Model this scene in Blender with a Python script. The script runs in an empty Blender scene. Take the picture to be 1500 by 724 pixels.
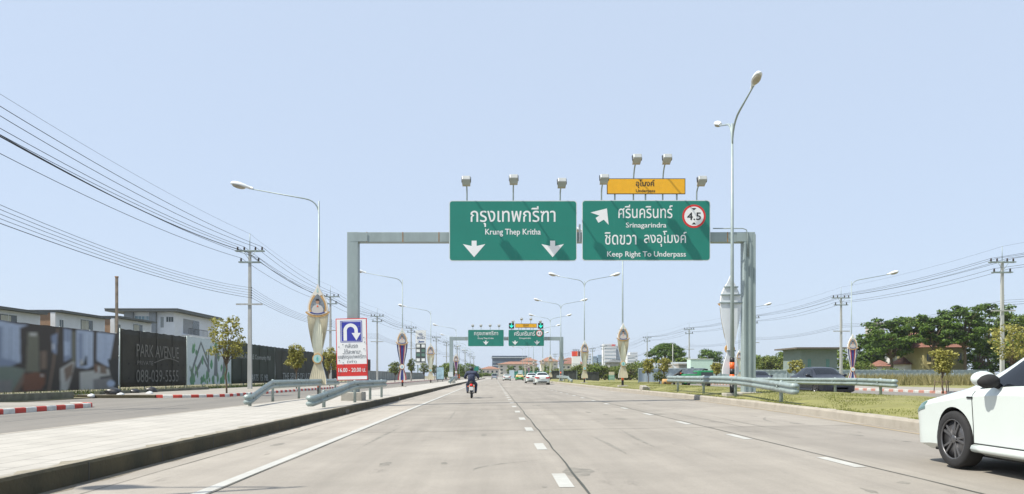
import bpy, bmesh, math, random
import numpy as np
from mathutils import Vector, Matrix

S = bpy.context.scene
COL = S.collection
rnd = random.Random(7)
R = math.radians

# ------------------------------------------------------------------ camera, sky, sun, exposure
F = 1130.0            # focal length in photo pixels (photo 1500 px wide)
HX, HY, HC = 723.5, 550.5, 1.15
cam = bpy.data.objects.new('camera', bpy.data.cameras.new('camera'))
COL.objects.link(cam)
cam.location = (0, 0, HC)
cam.rotation_euler = (R(90), 0, 0)
cam.data.sensor_width = 36
cam.data.lens = 36 * F / 1500
cam.data.shift_x = (750 - HX) / 1500
cam.data.shift_y = (HY - 362) / 1500
cam.data.clip_start = 0.1
cam.data.clip_end = 6000
S.camera = cam

SUN_DIR = Vector((1.95, 0.64, -2.96)).normalized()
sun_el = math.asin(-SUN_DIR.z)
W = bpy.data.worlds.new('World')
S.world = W
W.use_nodes = True
wn, wl = W.node_tree.nodes, W.node_tree.links
wn.clear()
sky = wn.new('ShaderNodeTexSky')
sky.sky_type = 'NISHITA'
sky.sun_disc = False
sky.sun_elevation = sun_el
sky.sun_rotation = math.atan2(-SUN_DIR.x, -SUN_DIR.y)
sky.altitude = 0
sky.air_density = 1.0
sky.dust_density = 1.2
sky.ozone_density = 2.0
veil = wn.new('ShaderNodeMixRGB')          # thin even overcast of a humid day over the clear sky
veil.inputs[0].default_value = 0.78
veil.inputs[2].default_value = (5.3, 6.25, 7.75, 1)
bg = wn.new('ShaderNodeBackground')
bg.inputs[1].default_value = 0.10
wo = wn.new('ShaderNodeOutputWorld')
wl.new(sky.outputs[0], veil.inputs[1])
wl.new(veil.outputs[0], bg.inputs[0])
wl.new(bg.outputs[0], wo.inputs[0])

sl = bpy.data.lights.new('sun', 'SUN')
sl.energy = 5.0
sl.angle = R(0.5)
sl.color = (1.0, 0.945, 0.845)
so = bpy.data.objects.new('sun', sl)
COL.objects.link(so)
so.rotation_euler = SUN_DIR.to_track_quat('-Z', 'Y').to_euler()
so.location = (-30, -10, 60)

S.view_settings.view_transform = 'Standard'
S.view_settings.look = 'None'
S.view_settings.gamma = 1
S.view_settings.use_curve_mapping = False
S.view_settings.exposure = 0.40
S.render.engine = 'CYCLES'
S.cycles.use_denoising = True
S.cycles.max_bounces = 6
S.cycles.transparent_max_bounces = 16
S.cycles.volume_bounces = 0

# ------------------------------------------------------------------ helpers
def hexc(h):
    h = h.lstrip('#')
    o = []
    for i in (0, 2, 4):
        c = int(h[i:i + 2], 16) / 255
        o.append(c / 12.92 if c <= .04045 else ((c + .055) / 1.055) ** 2.4)
    return tuple(o)

MATS = {}
def mat(name, col, rough=.6, metal=0., var=.12, scale=3., detail=5, bump=0., bscale=30., stretch=None, spec=.5, coat=0., dirt=None, dscale=1.):
    if name in MATS:
        return MATS[name]
    if isinstance(col, str):
        col = hexc(col)
    m = bpy.data.materials.new(name)
    m.use_nodes = True
    n, l = m.node_tree.nodes, m.node_tree.links
    b = n['Principled BSDF']
    b.inputs['Roughness'].default_value = rough
    b.inputs['Metallic'].default_value = metal
    b.inputs['Specular IOR Level'].default_value = spec
    b.inputs['Coat Weight'].default_value = coat
    tc = n.new('ShaderNodeTexCoord')
    src = tc.outputs['Object']
    if stretch:
        mp = n.new('ShaderNodeMapping')
        mp.inputs['Scale'].default_value = stretch
        l.new(src, mp.inputs[0])
        src = mp.outputs[0]
    t = n.new('ShaderNodeTexNoise')
    t.inputs['Scale'].default_value = scale
    t.inputs['Detail'].default_value = detail
    t.inputs['Roughness'].default_value = .6
    l.new(src, t.inputs['Vector'])
    r = n.new('ShaderNodeValToRGB')
    r.color_ramp.elements[0].position = .3
    r.color_ramp.elements[1].position = .7
    r.color_ramp.elements[0].color = tuple(c * (1 - var) for c in col) + (1,)
    r.color_ramp.elements[1].color = tuple(min(1, c * (1 + var)) for c in col) + (1,)
    l.new(t.outputs[0], r.inputs[0])
    out = r.outputs[0]
    if dirt:
        t2 = n.new('ShaderNodeTexNoise')
        t2.inputs['Scale'].default_value = dscale
        t2.inputs['Detail'].default_value = 8
        t2.inputs['Roughness'].default_value = .7
        l.new(src, t2.inputs['Vector'])
        r2 = n.new('ShaderNodeValToRGB')
        r2.color_ramp.elements[0].position = .5
        r2.color_ramp.elements[1].position = .72
        r2.color_ramp.elements[0].color = (0, 0, 0, 1)
        r2.color_ramp.elements[1].color = (.8, .8, .8, 1)
        l.new(t2.outputs[0], r2.inputs[0])
        mx = n.new('ShaderNodeMixRGB')
        l.new(r2.outputs[0], mx.inputs[0])
        l.new(out, mx.inputs[1])
        mx.inputs[2].default_value = tuple(dirt) + (1,)
        out = mx.outputs[0]
    l.new(out, b.inputs['Base Color'])
    if bump:
        t3 = n.new('ShaderNodeTexNoise')
        t3.inputs['Scale'].default_value = bscale
        t3.inputs['Detail'].default_value = 4
        l.new(src, t3.inputs['Vector'])
        bp = n.new('ShaderNodeBump')
        bp.inputs['Strength'].default_value = bump
        bp.inputs['Distance'].default_value = .02
        l.new(t3.outputs[0], bp.inputs['Height'])
        l.new(bp.outputs[0], b.inputs['Normal'])
    MATS[name] = m
    return m

def leafmat(name, dark, light, trans=.3):
    if name in MATS:
        return MATS[name]
    m = bpy.data.materials.new(name)
    m.use_nodes = True
    n, l = m.node_tree.nodes, m.node_tree.links
    n.clear()
    g = n.new('ShaderNodeNewGeometry')
    r = n.new('ShaderNodeValToRGB')
    r.color_ramp.elements[0].color = tuple(dark) + (1,)
    r.color_ramp.elements[1].color = tuple(light) + (1,)
    l.new(g.outputs['Random Per Island'], r.inputs[0])
    d = n.new('ShaderNodeBsdfPrincipled')
    d.inputs['Roughness'].default_value = .55
    d.inputs['Specular IOR Level'].default_value = .3
    tr = n.new('ShaderNodeBsdfTranslucent')
    mx = n.new('ShaderNodeMixShader')
    mx.inputs[0].default_value = trans
    l.new(r.outputs[0], d.inputs['Base Color'])
    l.new(r.outputs[0], tr.inputs[0])
    l.new(d.outputs[0], mx.inputs[1])
    l.new(tr.outputs[0], mx.inputs[2])
    o = n.new('ShaderNodeOutputMaterial')
    l.new(mx.outputs[0], o.inputs[0])
    MATS[name] = m
    return m

def glow(name, col, e):
    m = bpy.data.materials.new(name)
    m.use_nodes = True
    b = m.node_tree.nodes['Principled BSDF']
    b.inputs['Base Color'].default_value = tuple(col) + (1,)
    b.inputs['Emission Color'].default_value = tuple(col) + (1,)
    b.inputs['Emission Strength'].default_value = e
    MATS[name] = m
    return m

class MB:
    """collects shapes and links them as one mesh object"""
    def __init__(s):
        s.v, s.f, s.mi, s.m, s.sm = [], [], [], 0, []
        s.smooth = False
    def add(s, vs, fs, smooth=None):
        o = len(s.v)
        s.v += [tuple(p) for p in vs]
        for f in fs:
            s.f.append([i + o for i in f])
            s.mi.append(s.m)
            s.sm.append(s.smooth if smooth is None else smooth)
    def box(s, x0, x1, y0, y1, z0, z1):
        if x0 > x1: x0, x1 = x1, x0
        if y0 > y1: y0, y1 = y1, y0
        if z0 > z1: z0, z1 = z1, z0
        s.add([(x0, y0, z0), (x1, y0, z0), (x1, y1, z0), (x0, y1, z0), (x0, y0, z1), (x1, y0, z1), (x1, y1, z1), (x0, y1, z1)],
              [(3, 2, 1, 0), (4, 5, 6, 7), (0, 1, 5, 4), (1, 2, 6, 5), (2, 3, 7, 6), (3, 0, 4, 7)])
    def obox(s, c, size, M=None):
        M = M or Matrix.Identity(3)
        a, b, d = [k / 2 for k in size]
        vs = [Vector(c) + M @ Vector((x, y, z)) for z in (-d, d) for x, y in ((-a, -b), (a, -b), (a, b), (-a, b))]
        s.add(vs, [(3, 2, 1, 0), (4, 5, 6, 7), (0, 1, 5, 4), (1, 2, 6, 5), (2, 3, 7, 6), (3, 0, 4, 7)])
    def tube(s, pts, rad, n=8, caps=True):
        pts = [Vector(p) for p in pts]
        if not hasattr(rad, '__len__'):
            rad = [rad] * len(pts)
        vs = []
        ref = None
        for i, p in enumerate(pts):
            d = (pts[min(i + 1, len(pts) - 1)] - pts[max(i - 1, 0)]).normalized()
            if ref is None:
                ref = Vector((0, 1, 0)) if abs(d.y) < .9 else Vector((1, 0, 0))
            a = d.cross(ref).normalized()
            b = d.cross(a).normalized()
            ref = -b if False else a.cross(d)
            for k in range(n):
                t = 2 * math.pi * k / n
                vs.append(p + a * (math.cos(t) * rad[i]) + b * (math.sin(t) * rad[i]))
        fs = []
        for i in range(len(pts) - 1):
            for k in range(n):
                k2 = (k + 1) % n
                fs.append((i * n + k, i * n + k2, (i + 1) * n + k2, (i + 1) * n + k))
        if caps:
            fs.append(tuple(range(n))[::-1])
            fs.append(tuple((len(pts) - 1) * n + k for k in range(n)))
        s.add(vs, fs, True)
    def lathe(s, prof, c=(0, 0, 0), axis='z', n=20, closed=False):
        vs, fs = [], []
        for r_, h in prof:
            for k in range(n):
                t = 2 * math.pi * k / n
                a, b = r_ * math.cos(t), r_ * math.sin(t)
                p = {'z': (a, b, h), 'x': (h, a, b), 'y': (b, h, a)}[axis]
                vs.append((p[0] + c[0], p[1] + c[1], p[2] + c[2]))
        m = len(prof)
        for i in range(m if closed else m - 1):
            j = (i + 1) % m
            for k in range(n):
                k2 = (k + 1) % n
                fs.append((i * n + k, i * n + k2, j * n + k2, j * n + k))
        if not closed:
            fs.append(tuple(range(n))[::-1])
            fs.append(tuple((m - 1) * n + k for k in range(n)))
        s.add(vs, fs, True)
    def ball(s, c, r, n=12, m=8):
        if not hasattr(r, '__len__'): r = (r, r, r)
        vs, fs = [], []
        for i in range(m + 1):
            ph = math.pi * i / m
            for k in range(n):
                t = 2 * math.pi * k / n
                vs.append((c[0] + r[0] * math.sin(ph) * math.cos(t), c[1] + r[1] * math.sin(ph) * math.sin(t), c[2] + r[2] * math.cos(ph)))
        for i in range(m):
            for k in range(n):
                k2 = (k + 1) % n
                fs.append((i * n + k, (i + 1) * n + k, (i + 1) * n + k2, i * n + k2))
        s.add(vs, fs, True)
    def prism(s, poly, y0, y1, pl=None):
        """polygon in (u, v); pl maps (u, v, w) to a point; default faces -Y with w = Y"""
        pl = pl or (lambda u, v, w: (u, w, v))
        n = len(poly)
        vs = [pl(u, v, y0) for u, v in poly] + [pl(u, v, y1) for u, v in poly]
        fs = [tuple(range(n)), tuple(range(2 * n - 1, n - 1, -1))]
        fs += [(i + n, (i + 1) % n + n, (i + 1) % n, i) for i in range(n)]
        s.add(vs, fs, False)
    def text(s, body, cu, cv, w=None, h=None, d0=0., d1=-.004, bold=0., pl=None, shear=0.):
        c = bpy.data.curves.new('lettering', 'FONT')
        c.body = body
        c.size = 1
        bold0 = bold
        c.offset = min(0, bold)
        c.resolution_u = 3
        o = bpy.data.objects.new('lettering', c)
        COL.objects.link(o)
        dg = bpy.context.evaluated_depsgraph_get()
        me = bpy.data.meshes.new_from_object(o.evaluated_get(dg))
        bpy.data.objects.remove(o)
        bpy.data.curves.remove(c)
        vs = [v.co.copy() for v in me.vertices]
        fs = [tuple(p.vertices) for p in me.polygons]
        bpy.data.meshes.remove(me)
        if not vs: return
        x0, x1 = min(v.x for v in vs), max(v.x for v in vs)
        y0, y1 = min(v.y for v in vs), max(v.y for v in vs)
        if w and h: kx, ky = w / (x1 - x0), h / (y1 - y0)
        elif w: kx = ky = w / (x1 - x0)
        else: kx = ky = h / (y1 - y0)
        pl = pl or (lambda u, v, q: (u, q, v))
        sh = bold0 * .75
        for i, (ox, oy) in enumerate(((0, 0),) if sh <= 0 else ((-sh, 0), (sh, 0), (0, sh * .6), (0, -sh * .6))):
            dd = d1 + math.copysign(.0008 * i, d1)
            s.add([pl(cu + (v.x + ox - (x0 + x1) / 2) * kx, cv + (v.y + oy - (y0 + y1) / 2) * ky, dd) for v in vs], fs, False)
    def build(s, name, mats, parent=None, bevel=0., loc=None, shade=None):
        me = bpy.data.meshes.new(name)
        me.from_pydata(s.v, [], s.f)
        if not isinstance(mats, (list, tuple)): mats = [mats]
        for m in mats: me.materials.append(m)
        me.polygons.foreach_set('material_index', s.mi)
        me.polygons.foreach_set('use_smooth', s.sm)
        me.update()
        o = bpy.data.objects.new(name, me)
        COL.objects.link(o)
        if parent: o.parent = parent
        if loc: o.location = loc
        if bevel:
            b = o.modifiers.new('bevel', 'BEVEL')
            b.width = bevel
            b.segments = 2
            b.limit_method = 'ANGLE'
            b.harden_normals = False
        return o

def tag(o, label=None, cat=None, group=None, kind=None):
    if label: o['label'] = label
    if cat: o['category'] = cat
    if group: o['group'] = group
    if kind: o['kind'] = kind
    return o

def thing(name, label, cat, loc=(0, 0, 0), rz=0., group=None):
    o = bpy.data.objects.new(name, None)
    o.empty_display_size = .2
    COL.objects.link(o)
    o.location = loc
    o.rotation_euler = (0, 0, rz)
    return tag(o, label, cat, group)

def copy_tree(o, loc=None, rz=None, label=None, group=None, parent=None):
    c = o.copy()
    COL.objects.link(c)
    if parent: c.parent = parent
    for ch in list(o.children):
        copy_tree(ch, parent=c)
    if loc is not None: c.location = loc
    if rz is not None: c.rotation_euler = (0, 0, rz)
    if label: c['label'] = label
    if group: c['group'] = group
    return c

def P(px, py, Z): return Vector(((px - HX) * Z / F, Z, HC - (py - HY) * Z / F))
def PX(px, Z): return (px - HX) * Z / F
def PZ(py, Z): return HC - (py - HY) * Z / F
FALL = .016
def gz(x): return FALL * x

def rrect(x0, x1, z0, z1, r, n=5):
    o = []
    for cx, cz, a in ((x1 - r, z0 + r, -90), (x1 - r, z1 - r, 0), (x0 + r, z1 - r, 90), (x0 + r, z0 + r, 180)):
        for i in range(n + 1):
            t = R(a + 90 * i / n)
            o.append((cx + r * math.cos(t), cz + r * math.sin(t)))
    return o
def circ(cx, cz, r, n=28): return [(cx + r * math.cos(2 * math.pi * i / n), cz + r * math.sin(2 * math.pi * i / n)) for i in range(n)]

# ------------------------------------------------------------------ materials
def concrete_road():
    m = bpy.data.materials.new('road_concrete')
    m.use_nodes = True
    n, l = m.node_tree.nodes, m.node_tree.links
    b = n['Principled BSDF']
    b.inputs['Roughness'].default_value = .8
    b.inputs['Specular IOR Level'].default_value = .35
    tc = n.new('ShaderNodeTexCoord')
    sp = n.new('ShaderNodeSeparateXYZ')
    l.new(tc.outputs['Object'], sp.inputs[0])
    def math_(op, a, bv, src=None):
        k = n.new('ShaderNodeMath'); k.operation = op
        l.new(a, k.inputs[0])
        if src is not None: l.new(src, k.inputs[1])
        else: k.inputs[1].default_value = bv
        return k.outputs[0]
    lane = math_('FLOOR', math_('DIVIDE', math_('ADD', sp.outputs[0], 2.86), 3.78), 0)
    slab = math_('FLOOR', math_('DIVIDE', math_('ADD', sp.outputs[1], -6.1), 10.0), 0)
    cb = n.new('ShaderNodeCombineXYZ')
    l.new(lane, cb.inputs[0]); l.new(slab, cb.inputs[1])
    wnz = n.new('ShaderNodeTexWhiteNoise')
    l.new(cb.outputs[0], wnz.inputs['Vector'])
    def noise(scale, stretch, det=6, rough=.65):
        mp = n.new('ShaderNodeMapping'); mp.inputs['Scale'].default_value = stretch
        l.new(tc.outputs['Object'], mp.inputs[0])
        t = n.new('ShaderNodeTexNoise'); t.inputs['Scale'].default_value = scale
        t.inputs['Detail'].default_value = det; t.inputs['Roughness'].default_value = rough
        l.new(mp.outputs[0], t.inputs['Vector'])
        return t.outputs[0]
    a = noise(.55, (1, 1, 1))
    t = noise(1.5, (1, .045, 1))
    fz = noise(38, (1, 1, 1), 5, .8)
    br = noise(26, (.12, 1, 1), 2)
    def mul(x, lo, hi):
        k = n.new('ShaderNodeMapRange')
        k.inputs[1].default_value = .3; k.inputs[2].default_value = .7
        k.inputs[3].default_value = lo; k.inputs[4].default_value = hi
        l.new(x, k.inputs[0]); return k.outputs[0]
    val = math_('MULTIPLY', math_('MULTIPLY', math_('MULTIPLY', mul(a, .87, 1.10), 0, mul(t, .85, 1.09)), 0, mul(fz, .88, 1.1)), 0, mul(wnz.outputs[0], .95, 1.05))
    # shoulder outside the edge line is paler, newer concrete
    sh = n.new('ShaderNodeMath'); sh.operation = 'LESS_THAN'; sh.inputs[1].default_value = -2.9
    l.new(sp.outputs[0], sh.inputs[0])
    k = math_('ADD', math_('MULTIPLY', sh.outputs[0], .20), 1.0)
    val = math_('MULTIPLY', val, 0, k)
    # scattered dark oil and rubber spots
    o1 = noise(1.1, (1, .35, 1), 9, .75)
    mr = n.new('ShaderNodeMapRange'); mr.inputs[1].default_value = .60; mr.inputs[2].default_value = .74
    mr.inputs[3].default_value = 1; mr.inputs[4].default_value = .58
    l.new(o1, mr.inputs[0])
    val = math_('MULTIPLY', val, 0, mr.outputs[0])
    mx = n.new('ShaderNodeMixRGB'); mx.blend_type = 'MULTIPLY'; mx.inputs[0].default_value = 1
    mx.inputs[1].default_value = (.275, .251, .216, 1)
    l.new(val, mx.inputs[2])
    l.new(mx.outputs[0], b.inputs['Base Color'])
    bp = n.new('ShaderNodeBump'); bp.inputs['Strength'].default_value = .35; bp.inputs['Distance'].default_value = .008
    l.new(br, bp.inputs['Height']); l.new(bp.outputs[0], b.inputs['Normal'])
    return m

def paver_mat():
    m = bpy.data.materials.new('pavement_slabs')
    m.use_nodes = True
    n, l = m.node_tree.nodes, m.node_tree.links
    b = n['Principled BSDF']; b.inputs['Roughness'].default_value = .85
    tc = n.new('ShaderNodeTexCoord')
    br = n.new('ShaderNodeTexBrick')
    br.inputs['Scale'].default_value = 1
    br.inputs['Color1'].default_value = (.41, .39, .35, 1)
    br.inputs['Color2'].default_value = (.385, .365, .325, 1)
    br.inputs['Mortar'].default_value = (.22, .21, .185, 1)
    br.inputs['Mortar Size'].default_value = .011
    br.inputs['Brick Width'].default_value = .8
    br.inputs['Row Height'].default_value = .4
    mp = n.new('ShaderNodeMapping'); mp.inputs['Rotation'].default_value = (0, 0, R(90))
    l.new(tc.outputs['Object'], mp.inputs[0]); l.new(mp.outputs[0], br.inputs[0])
    t = n.new('ShaderNodeTexNoise'); t.inputs['Scale'].default_value = .9; t.inputs['Detail'].default_value = 9; t.inputs['Roughness'].default_value = .7
    l.new(tc.outputs['Object'], t.inputs['Vector'])
    r = n.new('ShaderNodeMapRange'); r.inputs[1].default_value = .3; r.inputs[2].default_value = .7; r.inputs[3].default_value = .84; r.inputs[4].default_value = 1.1
    l.new(t.outputs[0], r.inputs[0])
    mx = n.new('ShaderNodeMixRGB'); mx.blend_type = 'MULTIPLY'; mx.inputs[0].default_value = 1
    l.new(br.outputs[0], mx.inputs[1]); l.new(r.outputs[0], mx.inputs[2])
    l.new(mx.outputs[0], b.inputs['Base Color'])
    return m

def stripes_mat(name, period, c1, c2, axis=1, off=0.):
    m = bpy.data.materials.new(name)
    m.use_nodes = True
    n, l = m.node_tree.nodes, m.node_tree.links
    b = n['Principled BSDF']; b.inputs['Roughness'].default_value = .7
    tc = n.new('ShaderNodeTexCoord'); sp = n.new('ShaderNodeSeparateXYZ'); l.new(tc.outputs['Object'], sp.inputs[0])
    k = n.new('ShaderNodeMath'); k.operation = 'MULTIPLY_ADD'; k.inputs[1].default_value = 1 / period; k.inputs[2].default_value = off
    sm_ = n.new('ShaderNodeMath'); l.new(sp.outputs[0], sm_.inputs[0]); l.new(sp.outputs[1], sm_.inputs[1])
    l.new(sm_.outputs[0], k.inputs[0])
    fr = n.new('ShaderNodeMath'); fr.operation = 'FRACT'; l.new(k.outputs[0], fr.inputs[0])
    gt = n.new('ShaderNodeMath'); gt.operation = 'GREATER_THAN'; gt.inputs[1].default_value = .5; l.new(fr.outputs[0], gt.inputs[0])
    mx = n.new('ShaderNodeMixRGB'); mx.inputs[1].default_value = c1 + (1,); mx.inputs[2].default_value = c2 + (1,)
    l.new(gt.outputs[0], mx.inputs[0])
    t = n.new('ShaderNodeTexNoise'); t.inputs['Scale'].default_value = 5; t.inputs['Detail'].default_value = 8; l.new(tc.outputs['Object'], t.inputs['Vector'])
    r = n.new('ShaderNodeMapRange'); r.inputs[1].default_value = .3; r.inputs[2].default_value = .7; r.inputs[3].default_value = .75; r.inputs[4].default_value = 1.05; l.new(t.outputs[0], r.inputs[0])
    m2 = n.new('ShaderNodeMixRGB'); m2.blend_type = 'MULTIPLY'; m2.inputs[0].default_value = 1
    l.new(mx.outputs[0], m2.inputs[1]); l.new(r.outputs[0], m2.inputs[2]); l.new(m2.outputs[0], b.inputs['Base Color'])
    return m

ROAD = concrete_road()
PAVE = paver_mat()
KERBRW = stripes_mat('red_white_kerb_paint', 1.1, (.55, .06, .04), (.66, .66, .62))
ASPH = mat('service_road_concrete', (.185, .172, .15), .85, var=.12, scale=.8, detail=8, bump=.2, bscale=40, stretch=(1, .15, 1))
KERB = mat('kerb_concrete', (.35, .32, .27), .85, var=.12, scale=2, detail=8, bump=.3, bscale=25, dirt=(.27, .24, .195), dscale=1.2)
KERBL = mat('mossy_shaded_kerb_concrete', (.062, .052, .027), .9, var=.35, scale=1.5, detail=8, bump=.4, bscale=20, dirt=(.035, .035, .02), dscale=1.4)  # moss tone with the shade of the kerb face darkened into it
PAINT = mat('road_paint', (.42, .42, .39), .7, var=.1, scale=6, detail=8, dirt=(.29, .275, .24), dscale=3)
PAINTY = mat('worn_yellow_paint', (.33, .265, .17), .8, var=.1, scale=6, dirt=(.26, .235, .20), dscale=3)
TAR = mat('joint_sealant', (.055, .058, .047), .7, var=.3, scale=4)
EARTH = mat('dry_earth', (.20, .18, .11), .95, var=.3, scale=.3, detail=9, dirt=(.11, .14, .05), dscale=.15)
GRASSB = mat('grass_turf', (.200, .195, .060), .95, var=.25, scale=.9, detail=9, bump=.6, bscale=30, dirt=(.22, .19, .105), dscale=.5)
STEEL = mat('galvanised_steel', (.28, .34, .33), .5, .25, var=.14, scale=5, detail=7, dirt=(.15, .17, .155), dscale=2)
STEELP = mat('painted_pole_steel', (.30, .36, .36), .5, .2, var=.1, scale=4)
GANT = mat('gantry_grey_paint', (.30, .365, .365), .55, .1, var=.08, scale=2.5, detail=6, stretch=(1, 1, .35), dirt=(.23, .28, .275), dscale=1.1)
RUST = mat('rusty_weld', (.32, .17, .06), .9, var=.4, scale=8)
DARKM = mat('dark_metal', (.03, .032, .033), .5, .3)
BLACK = mat('black_rubber', (.018, .018, .019), .85, var=.2, scale=10)
GREEN = mat('sign_green', (.009, .20, .150), .5, var=.05, scale=1.2)
WHITE = mat('sign_white', (.80, .81, .80), .5, var=.03, scale=3)
ALU = mat('sign_edge', (.62, .66, .66), .5, var=.05)
YEL = mat('sign_amber', (.83, .43, .015), .5, var=.06, scale=5)
SBLACK = mat('sign_black', (.02, .02, .02), .5)
SRED = mat('sign_red', (.62, .035, .03), .5, var=.06, scale=4)
SBLUE = mat('sign_blue', (.035, .045, .36), .5, var=.06)
LAMPW = mat('lamp_white_shell', (.72, .74, .74), .4, var=.05)
LENS = mat('lamp_lens', (.42, .38, .30), .25, var=.15)
CONC = mat('pole_concrete', (.40, .41, .39), .85, var=.14, scale=4, detail=8, stretch=(1, 1, .2))
BASEC = mat('foundation_concrete', (.36, .34, .29), .9, var=.2, scale=3, detail=8, bump=.4, bscale=15)
INSUL = mat('brown_porcelain', (.05, .035, .03), .4)
WIRE = mat('wire_black', (.02, .025, .03), .7)
ORANGE = mat('band_orange', (.85, .13, .02), .5, var=.1)
CREAM = mat('banner_cream', (.66, .60, .43), .85, var=.1, scale=4, stretch=(6, 1, .3))
CREAML = mat('banner_cream_light', (.74, .74, .58), .85, var=.08, scale=4, stretch=(6, 1, .3))
GOLD = mat('banner_gold', (.56, .33, .12), .6, var=.2, scale=20)
PINKW = mat('banner_pale', (.72, .68, .60), .8, var=.1, scale=10)
BWHITE = mat('banner_white_back', (.66, .70, .74), .75, var=.05, scale=3)
NAVY = mat('banner_navy', (.04, .055, .22), .8, var=.1)
BRED = mat('banner_red', (.42, .05, .06), .8, var=.1)
TEAL = mat('rosette_teal', (.38, .58, .55), .7, var=.1)
SKIN = mat('skin', (.42, .25, .17), .6, var=.05)
PBACK = mat('portrait_backdrop', (.20, .23, .26), .8, var=.35, scale=8)
UNI = mat('portrait_uniform', (.55, .52, .48), .8, var=.06)
HAIR = mat('hair_black', (.015, .013, .012), .6)
TRUNK = mat('bark', (.12, .09, .06), .95, var=.3, scale=6, bump=.4, bscale=15)
LEAFD = leafmat('leaf_dark', (.030, .07, .012), (.155, .245, .04))
LEAFM = leafmat('leaf_mid', (.055, .10, .016), (.20, .265, .045))
LEAFY = leafmat('leaf_olive', (.19, .195, .04), (.43, .40, .11))
LEAFG = leafmat('leaf_bush', (.06, .10, .02), (.21, .235, .06))
DRYG = leafmat('leaf_dry', (.15, .14, .05), (.32, .28, .13))
BLADE = leafmat('grass_blade', (.155, .18, .036), (.28, .285, .09))
FENCEM = mat('blue_grey_fence_sheet', (.33, .40, .44), .6, var=.06, scale=2)
GREYW = mat('house_stucco', (.60, .625, .65), .85, var=.05, scale=1)
WHITEW = mat('white_wall', (.70, .70, .69), .8, var=.05, scale=1)
ROOFD = mat('roof_slab_grey', (.13, .14, .14), .8, var=.1)
WOOD = mat('brown_cladding', (.30, .19, .115), .75, var=.2, scale=8, stretch=(6, 6, .4))
GLASSW = mat('window_glass_dark', (.05, .065, .07), .12, var=.1)
GLASSB = mat('office_glass', (.16, .26, .32), .15, var=.1)
TILE = mat('orange_roof_tiles', (.27, .135, .085), .8, var=.15, scale=.8, detail=8)
TILEB = mat('brown_roof_tiles', (.22, .10, .07), .85, var=.2, scale=2)
HOARD = mat('dark_hoarding_vinyl', (.043, .041, .031), .8, var=.22, scale=.8, detail=6, dirt=(.052, .048, .036), dscale=.6, spec=.3)
FADED = mat('faded_lettering', (.155, .150, .128), .8, var=.25, scale=2)
FADEW = mat('pale_lettering', (.30, .33, .32), .8, var=.25, scale=3)
CARW = mat('white_car_paint', (.585, .645, .622), .3, var=.01, coat=.6)
CARD = mat('dark_car_paint', (.012, .015, .025), .4, var=.05, coat=.25)
CARG = mat('taxi_green_paint', (.02, .30, .07), .3, var=.03, coat=.5)
CARY = mat('taxi_yellow_paint', (.75, .60, .20), .3, var=.03, coat=.5)
CARB = mat('silver_blue_paint', (.38, .44, .50), .35, .2, var=.03, coat=.5)
CGLASS = mat('car_glass', (.012, .015, .02), .08, var=.05, spec=.3)
TAIL = mat('tail_lamp_red', (.45, .02, .02), .2, var=.1)
HEADL = mat('head_lamp', (.12, .20, .20), .12, var=.1)
ALLOY = mat('dark_alloy', (.13, .13, .135), .35, .6, var=.1)
ALLOYB = mat('bright_alloy', (.55, .55, .56), .3, .8, var=.05)
NUMP = mat('number_plate_white', (.70, .70, .68), .5)

# ------------------------------------------------------------------ setting: ground, roads, kerbs
def strip(name, A, B, m, zoff=0., kind='structure', sub=1, label=None):
    """sheet between two polylines of (x, y, z)"""
    mb = MB()
    n = len(A)
    vs = []
    for a, b in zip(A, B):
        for i in range(sub + 1):
            t = i / sub
            vs.append(tuple(a[k] + (b[k] - a[k]) * t + (zoff if k == 2 else 0) for k in range(3)))
    w = sub + 1
    fs = [(j * w + i, j * w + i + 1, (j + 1) * w + i + 1, (j + 1) * w + i) for j in range(n - 1) for i in range(sub)]
    mb.add(vs, fs)
    o = mb.build(name, m)
    o['kind'] = kind
    return o

mb = MB()
mb.add([(-3000, -300, -.35), (3000, -300, -.35), (3000, 5500, -.35), (-3000, 5500, -.35)], [(0, 1, 2, 3)])
tag(mb.build('ground', EARTH), kind='structure')

KL = -4.73                                  # left kerb line
YS = [-25, 0, 8, 14, 19.3, 25, 32, 40, 52, 75, 100, 150, 220, 300, 420]
KR = [7.3, 7.3, 7.4, 7.74, 8.16, 8.4, 8.53, 8.45, 8.25, 8.2, 8.2, 8.3, 8.6, 9.0, 9.5]
def kr(y): return float(np.interp(y, YS, KR))
def drift(y): return 0 if y < 120 else ((y - 120) / 100) ** 2 * .35      # the road eases to the right far ahead
def kl(y): return KL + drift(y)
ys = sorted(set(YS + list(range(-20, 420, 10))))
strip('road', [(kl(y), y, gz(KL)) for y in ys], [(kr(y), y, gz(kr(y))) for y in ys], ROAD)

SW = -8.5
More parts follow.
